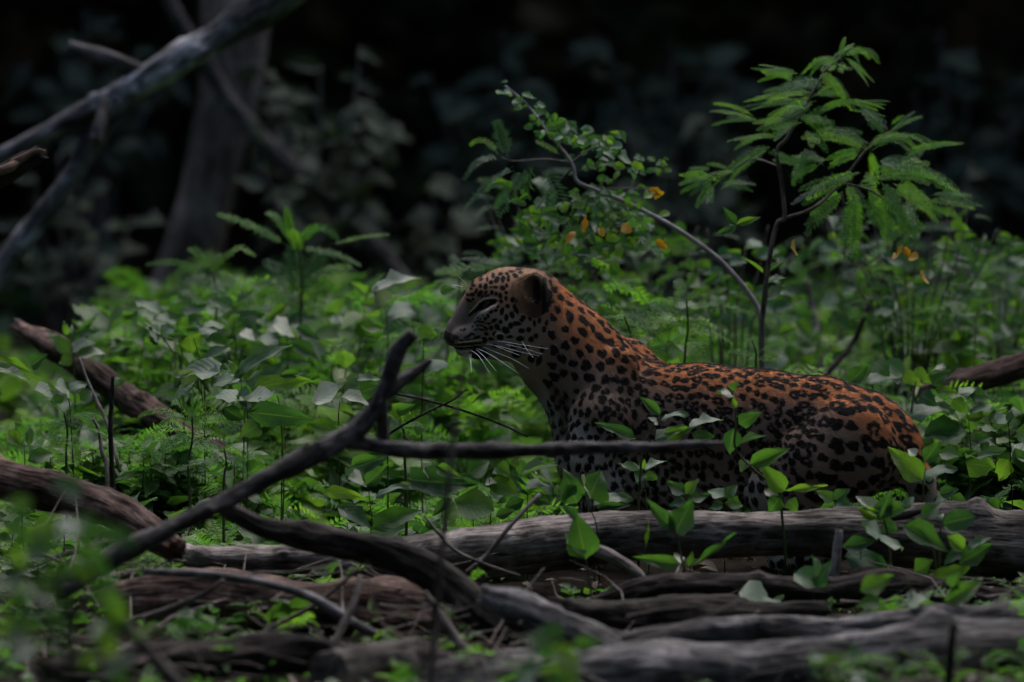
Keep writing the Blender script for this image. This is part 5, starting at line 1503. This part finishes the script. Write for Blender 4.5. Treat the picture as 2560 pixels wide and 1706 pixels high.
# blurred ferns behind the left undergrowth
FE = [(1540,290,1160,120,62,'g',20),(1550,280,1420,115,44,'g',46),(1560,280,1530,80,50,'g',10),(1600,265,1810,255,54,'g',64),(1760,285,2085,228,34,'g',10),(1600,310,1930,395,60,'g',26),(1560,440,1405,380,70,'b',6),(1600,560,1560,290,110,'b',4),
 (1620,540,1720,330,110,'b',8),(1610,500,1880,400,70,'g',22),(1590,600,1480,470,90,'b',4),(1640,600,1780,480,90,'g',8),(1600,640,1440,560,90,'g',10),(1620,650,1760,610,80,'g',10),(1600,330,1560,200,60,'g',8),(1580,300,1700,180,50,'g',14)]
feather('blurred bright fern with arching fronds before the tree trunk', 1.2, (745,600), (752,800), [(a / 2.139, 480 + b / 2.139, c / 2.139, 480 + d / 2.139, w / 1.5, k, ar / 2.0) for a, b, c, d, w, k, ar in FE for _ in (0, 1)], name='fern', cat='fern', d=9)
FE2 = [(1130,430,1005,310,44,'g',34),(1100,440,780,392,36,'g',34),(1150,420,1365,345,60,'g',70),(1130,440,1060,560,60,'b',6),(1160,440,1280,480,60,'g',20),(1120,450,940,520,50,'b',16),(1150,460,1330,560,70,'g',20),(1140,440,1180,330,40,'g',8),(1140,480,1200,600,70,'b',6)]
feather('blurred fern with curled fronds at the foot of the tree trunk', 1.1, (532,680), (540,820), [(a / 2.139, 480 + b / 2.139, c / 2.139, 480 + d / 2.139, w / 1.25, k, ar / 2.0) for a, b, c, d, w, k, ar in FE2], name='fern', cat='fern', d=8)
feather('blurred feathery sprays left of the leopard\'s forehead', 1.3, (1150,690), (1120,860), [
 (1160,690,1090,680,40,'g',6),(1160,690,1240,660,44,'b',8),(1150,700,1080,740,44,'g',8),(1150,700,1130,640,40,'b',4),(1140,740,1080,790,44,'g',6),(1170,680,1300,650,40,'b',8)])

# the feathery shrub at upper right
S1 = lambda x, y: (1700 + x / 2.24, 60 + y / 2.24)
SY = 0.5
shrub = plant_root('feathery_shrub', 'tall feathery leaved shrub rising behind the leopard\'s back', 'shrub', 1910, 800, SY, None)
stem(shrub, SY, [S1(905,190), S1(820,260), S1(705,450), S1(600,640), S1(545,710), S1(570,900), S1(585,1080), S1(540,1130), S1(495,1350), S1(470,1568), (1903,860)], 15, 'twig')
sub(shrub, 'side_branch', [(*S1(585,1090), SY, 9), (*S1(750,1030), SY, 9), (*S1(900,890), SY + .02, 8), (*S1(1050,700), SY + .03, 7), (*S1(1180,610), SY + .04, 5)], 'twig', seg=6, per=6)
sub(shrub, 'side_branch', [(*S1(900,890), SY, 7), (*S1(1060,930), SY, 7), (*S1(1200,1000), SY - .02, 6), (*S1(1420,990), SY - .03, 4)], 'twig', seg=6, per=6)
sub(shrub, 'side_branch', [(*S1(560,800), SY, 6), (*S1(400,760), SY + .02, 6), (*S1(230,860), SY + .03, 5), (*S1(120,880), SY + .04, 4)], 'twig', seg=6, per=6)
SF = [(880,215,690,280,40,'g',60),(885,190,975,112,34,'g',14),(940,180,1120,225,40,'g',50),(940,205,1058,352,26,'g',16),(800,305,985,485,56,'g',56),(800,325,520,385,76,'b',24),(600,290,398,250,30,'g',8),(640,310,470,280,36,'g',14),
 (740,430,480,570,56,'b',10),(720,400,400,425,46,'g',26),(700,440,290,485,30,'b',24),(420,545,168,490,38,'g',20),(690,540,865,560,66,'g',24),(800,490,1005,440,44,'g',20),(960,445,1178,435,26,'g',8),(1010,480,1160,592,66,'b',20),
 (1180,610,1335,520,34,'g',10),(1060,690,1400,690,50,'g',80),(1280,730,1592,668,34,'g',14),(1050,705,680,640,66,'g',40),(1010,720,830,810,56,'g',10),(990,830,625,1010,86,'b',20),(1080,725,1110,865,34,'g',4),(1080,850,1050,925,84,'g',4),
 (1100,800,1640,1010,64,'g',70),(1100,860,1490,870,74,'g',40),(1200,900,1420,1080,74,'g',20),(1400,995,1655,1040,44,'g',14),(1050,930,1200,1160,64,'g',8),(1120,960,1340,1250,94,'b',14),(900,950,700,1180,94,'b',10),(980,950,930,1320,110,'b',6),
 (640,560,500,640,46,'g',8),(520,640,265,660,40,'g',20),(500,700,245,830,64,'g',20),(310,830,150,850,40,'g',10),(170,860,0,900,44,'g',10),(160,820,25,840,30,'g',6),(180,880,90,1030,56,'b',8),(230,900,425,900,44,'b',12),(660,800,520,705,46,'g',6),
 (810,770,620,740,56,'g',14),(1240,800,1340,760,70,'g',8),(720,470,560,480,60,'g',10),(760,400,900,400,50,'g',14),(860,240,800,230,50,'g',4),(880,230,940,250,44,'g',4),(860,600,1010,640,56,'b',10),(720,620,820,700,60,'b',6),(1130,760,1300,800,60,'b',10),
 (1240,900,1500,1080,60,'g',20),(1300,1000,1300,1160,70,'b',4),(940,900,1020,1050,70,'b',4),(1060,1000,1130,1150,80,'b',4),(1150,900,1280,1120,80,'b',8),(700,700,640,860,60,'b',4),(580,520,430,600,50,'g',10)]
for a, b, c, d, w, k, ar in SF:
    add_frond(shrub, SY + _r.uniform(-0.08, 0.08), *S1(a, b), *S1(c, d), w / 2.0, k, ar / 2.6)
    for _ in range(4):
        ja, jb, jc, jd = (_r.gauss(0, 34) for _ in range(4))
        add_frond(shrub, SY + _r.uniform(-0.15, 0.15), *S1(a + ja * 0.5, b + jb * 0.5), *S1((a + c) / 2 + (c - a) * 0.32 + jc, (b + d) / 2 + (d - b) * 0.32 + jd), w / 2.2, _r.choice('ggggb') if k == 'g' else _r.choice('gb'), ar / 2.6, f=_r.uniform(0.1, 0.6))
for a, b, c, d, w, k in [(310,1120,235,1020,50,'g'),(310,1125,455,1080,44,'g'),(300,1140,195,1180,40,'g'),(300,1120,280,1180,40,'b'),(470,1400,345,1300,20,'g'),(490,1390,610,1320,20,'g'),(480,1460,585,1410,36,'s'),(480,1540,600,1480,70,'s')]:
    add_leaf(shrub, SY, *S1(a, b), *S1(c, d), w / 2.24, k)
for a, b, c, d in [(1245,1250,1290,1310),(1285,1300,1330,1310),(1240,1280,1215,1290),(620,1250,650,1265),(1350,1420,1385,1425)]:
    add_leaf(shrub, SY - 0.2, *S1(a, b), *S1(c, d), 17, 'y', 'oval')

# the shrub with an arching stem and yellow leaves
S2 = lambda x, y: (1000 + x / 2.45, 60 + y / 2.45)
AY = 0.65
sh2 = plant_root('arching_shrub', 'shrub with one long arching bare stem and a few yellow leaves', 'shrub', 1905, 830, AY, None)
stem(sh2, AY, [S2(640,380), S2(780,500), S2(900,660), S2(1050,850), S2(1080,960), S2(1180,1010), S2(1400,1100), S2(1700,1260), S2(1960,1450), (1880,745), (1902,800), (1905,850)], 15, 'pale_stem')
for q in ([(1050,850),(900,830),(700,840),(620,820)], [(1060,880),(960,980),(860,1100),(800,1250),(830,1400)], [(1180,1010),(1120,1160),(1060,1260),(1000,1340)], [(1050,850),(1180,760),(1300,740)], [(1180,1010),(1330,1010),(1480,1010),(1560,1040)], [(1130,990),(1230,1140),(1380,1260),(1580,1330)]):
    sub(sh2, 'side_branch', [(*S2(x, y), AY + 0.02 * i, 6 - i) for i, (x, y) in enumerate(q)], 'twig', seg=6, per=6)
AF = [(1000,700,900,560,60,'g',10),(1080,760,1230,700,70,'g',12),(1100,900,1260,860,70,'g',10),(1150,1040,1050,1180,80,'b',6),(1220,1060,1320,1200,80,'b',6),(950,1000,880,1150,90,'b',6),(1000,1180,1120,1300,90,'g',6),(700,900,520,1010,70,'b',20),(1080,1240,960,1340,80,'g',8),(1300,1120,1450,1180,80,'g',10),(660,815,590,590,92,'b',4),(600,800,430,745,44,'g',60),(610,830,388,955,54,'b',60),(700,870,368,1165,64,'b',30),(770,890,600,1180,110,'b',14),(800,900,690,1010,70,'b',4),(915,880,985,1125,130,'b',6),(820,870,760,1060,90,'b',4),
 (800,1260,690,1180,60,'g',8),(800,1260,930,1300,64,'b',10),(830,1380,700,1400,60,'g',14),(830,1390,1000,1420,70,'b',10),(1120,1440,1320,1560,74,'g',10),(560,1500,210,1530,80,'g',24),(640,1480,380,1440,60,'b',14),(900,1340,860,1500,80,'b',4),
 (1000,1400,1100,1560,90,'g',4),(1150,1400,1280,1500,70,'g',6),(1330,1240,1560,1250,70,'g',10),(1330,1260,1480,1400,80,'b',6),(1450,1300,1620,1440,70,'b',8),(980,800,830,720,50,'g',10)]
for a, b, c, d, w, k, ar in AF:
    add_frond(sh2, AY + _r.uniform(-0.1, 0.1), *S2(a, b), *S2(c, d), w / 1.7, k, ar / 2.6)
R2 = random.Random(8)
for cx, cy, n, sp, sz in [(680,410,6,45,30),(760,490,9,60,34),(860,590,9,60,36),(1000,660,14,80,52),(1110,720,6,60,44),(1280,740,14,80,60),(1250,880,10,110,46),(1480,870,5,60,40),(1400,1040,8,80,50),(640,960,3,40,70),(760,1120,5,70,60),(860,1180,12,110,60),(1120,1100,10,100,50),(1230,1100,10,90,50),(1250,1220,12,130,56),(1420,1200,14,120,60),(900,1320,12,120,56),(1100,1340,14,140,60),(1500,1290,10,110,56),(760,1330,8,90,60),(1580,880,5,60,40),(1250,1420,10,120,60)]:
    for _ in range(int(n * 1.4)):
        x, y = cx + R2.gauss(0, sp * 0.62), cy + R2.gauss(0, sp * 0.55)
        a = R2.uniform(-0.6, 3.7)
        ln = sz * R2.uniform(1.0, 1.9)
        add_leaf(sh2, AY + R2.uniform(-0.12, 0.12), *S2(x, y), *S2(x + ln * math.cos(a), y + ln * math.sin(a) * 0.8), ln * R2.uniform(0.38, 0.6) / 2.45, R2.choice('ggggbbb'), R2.choice(('oval', 'ovate')))
for a, b, c, d in [(1110,1215,1135,1245),(1075,1270,1015,1335),(1220,1245,1245,1305),(1350,1245,1410,1255),(1560,1325,1625,1375),(1520,1015,1610,1040),(1570,1020,1590,1065)]:
    add_leaf(sh2, AY - 0.22, *S2(a, b), *S2(c, d), 17, 'y', 'oval')

# bushes closing the right of the undergrowth
def bush(label, Y, box, n, size, seed, kinds='ggggs', fr=0.5):
    R = random.Random(seed)
    x0, y0, x1, y1 = box
    root = plant_root('leafy_bush', label, 'bush', (x0 + x1) / 2, y1, Y, 'bushes behind the leopard')
    ns = max(3, n // 12)
    for s in range(ns):
        tx = x0 + (x1 - x0) * (s + R.uniform(0.2, 0.8)) / ns; ty = R.uniform(y0, y0 + (y1 - y0) * 0.35)
        bx = (x0 + x1) / 2 + (tx - (x0 + x1) / 2) * 0.35
        stem(root, Y, [(tx, ty), (tx * 0.6 + bx * 0.4, (ty + y1) / 2), (bx, y1)], 7, 'twig')
        for k in range(n // ns):
            u = R.random() ** 0.8
            cx, cy = tx * (1 - u * 0.6) + bx * u * 0.6 + R.gauss(0, 20), ty + (y1 - ty) * u
            a = R.uniform(-0.5, 3.6); ln = size * R.uniform(0.65, 1.3)
            ex, ey = cx + ln * math.cos(a), cy + ln * math.sin(a) * 0.75
            if R.random() < fr:
                add_frond(root, Y + R.uniform(-0.15, 0.15), cx, cy, ex + (ex - cx) * 0.4, ey, ln * 0.42, R.choice('ggb'), ln * 0.15)
            else:
                add_leaf(root, Y + R.uniform(-0.15, 0.15), cx, cy, ex, ey, ln * R.uniform(0.4, 0.6), R.choice(kinds))
bush('leafy bush rising at the right edge behind the leopard', 1.6, (2360, 540, 2640, 860), 110, 48, 31)
bush('pale leaved bush behind the leopard\'s back at right', 1.3, (2150, 740, 2440, 900), 44, 50, 32, fr=0.2)
bush('low bush behind the middle of the leopard\'s back', 1.6, (1900, 760, 2140, 900), 40, 52, 33, kinds='gggs', fr=0.25)
bush('low bush behind the leopard\'s neck', 1.5, (1440, 690, 1660, 830), 40, 46, 34, fr=0.4)
bush('dim bush in the shade behind the arching stem', 1.8, (1420, 520, 1780, 800), 90, 52, 35, kinds='gggb', fr=0.3)
bush('dim bush in the shade below the feathery shrub', 2.4, (1960, 540, 2260, 820), 90, 58, 36, kinds='gbbd', fr=0.4)
bush('dense bush reaching up at the right edge behind the leafy bush', 2.6, (2330, 540, 2700, 860), 70, 62, 37, kinds='gbbs', fr=0.4)
bush('dim bush in the shade left of the leopard\'s head', 2.4, (900, 680, 1180, 860), 50, 60, 38, kinds='gbbs', fr=0.3)
bush('leafy bush below the feathery shrub joining the right edge', 1.2, (2040, 470, 2520, 820), 150, 54, 39, kinds='gggbs', fr=0.55)
bush('loose bush around the foot of the arching stem', 1.3, (1640, 560, 2010, 800), 90, 50, 40, kinds='gggbs', fr=0.4)
bush('bush with drooping leaves above the leopard\'s head', 1.5, (1180, 420, 1600, 740), 120, 52, 41, kinds='gbbs', fr=0.5)
bush('tall leafy bush in front of the ferns at left', 1.1, (420, 740, 760, 900), 50, 66, 42, kinds='gggs', fr=0.15)
# out of focus foliage close to the camera
def near(label, Y, spots, seed, size, foot):
    R = random.Random(seed)
    root = plant_root('leafy_plant', label, 'plant', foot, 1700, Y, 'blurred plants close to the camera')
    for cx, cy, n, sp in spots:
        stem(root, Y, [(cx, cy), ((cx + foot) / 2, cy + 120)], 9)
        for _ in range(n):
            x, y = cx + R.gauss(0, sp * 0.5), cy + R.gauss(0, sp * 0.4)
            a = R.uniform(-0.6, 3.7); ln = size * R.uniform(0.7, 1.2)
            add_leaf(root, Y + R.uniform(-0.1, 0.1), x, y, x + ln * math.cos(a), y + ln * math.sin(a) * 0.7, ln * 0.55, R.choice('gggsb'))
near('blurred dark leaves filling the bottom left corner', -3.9, [(60,1340,7,90),(170,1290,6,80),(250,1340,6,80),(80,1450,6,90),(200,1430,6,80),(60,1580,6,90),(180,1600,5,90),(250,1520,5,40),(330,1640,4,70)], 51, 80, 150)
near('blurred bright leaf tuft at bottom centre', -2.9, [(1370,1610,5,50),(1440,1660,6,60),(1330,1690,4,50)], 52, 80, 1400)
near('blurred small leaves at the bottom right of centre', -2.6, [(2060,1650,3,40),(2150,1690,3,50)], 53, 60, 2100)
near('low leaves below the dark log at bottom left', -1.75, [(560,1640,5,60),(660,1690,5,60),(340,1650,4,50)], 54, 50, 560)

# tangle of thin dead twigs over the logs in front (uncountable)
def brushwood():
    R = random.Random(71)
    m = Mass()
    for _ in range(520):
        y = R.uniform(-2.3, -0.75); x = R.uniform(-1.4, 1.4)
        z = GZ(x, y) + R.uniform(0.0, 0.12) * (1.0 if x < 0.3 else 0.5)
        az, el, ln = R.uniform(0, 6.28), R.gauss(0.03, 0.22), R.uniform(0.08, 0.4)
        p = np.array([x, y, z]); rad = R.uniform(0.0012, 0.0045)
        for k in range(3):
            q = p + ln / 3 * np.array([math.cos(az) * math.cos(el), math.sin(az) * math.cos(el), math.sin(el)])
            stick(m, p, q, rad * (1 - 0.25 * k), R.random())
            p = q; az += R.gauss(0, 0.25); el += R.gauss(-0.05, 0.2)
    o = m.build('brushwood', MAT['twig'], 'tangle of thin dead twigs over the logs in front', 'brushwood')
brushwood()
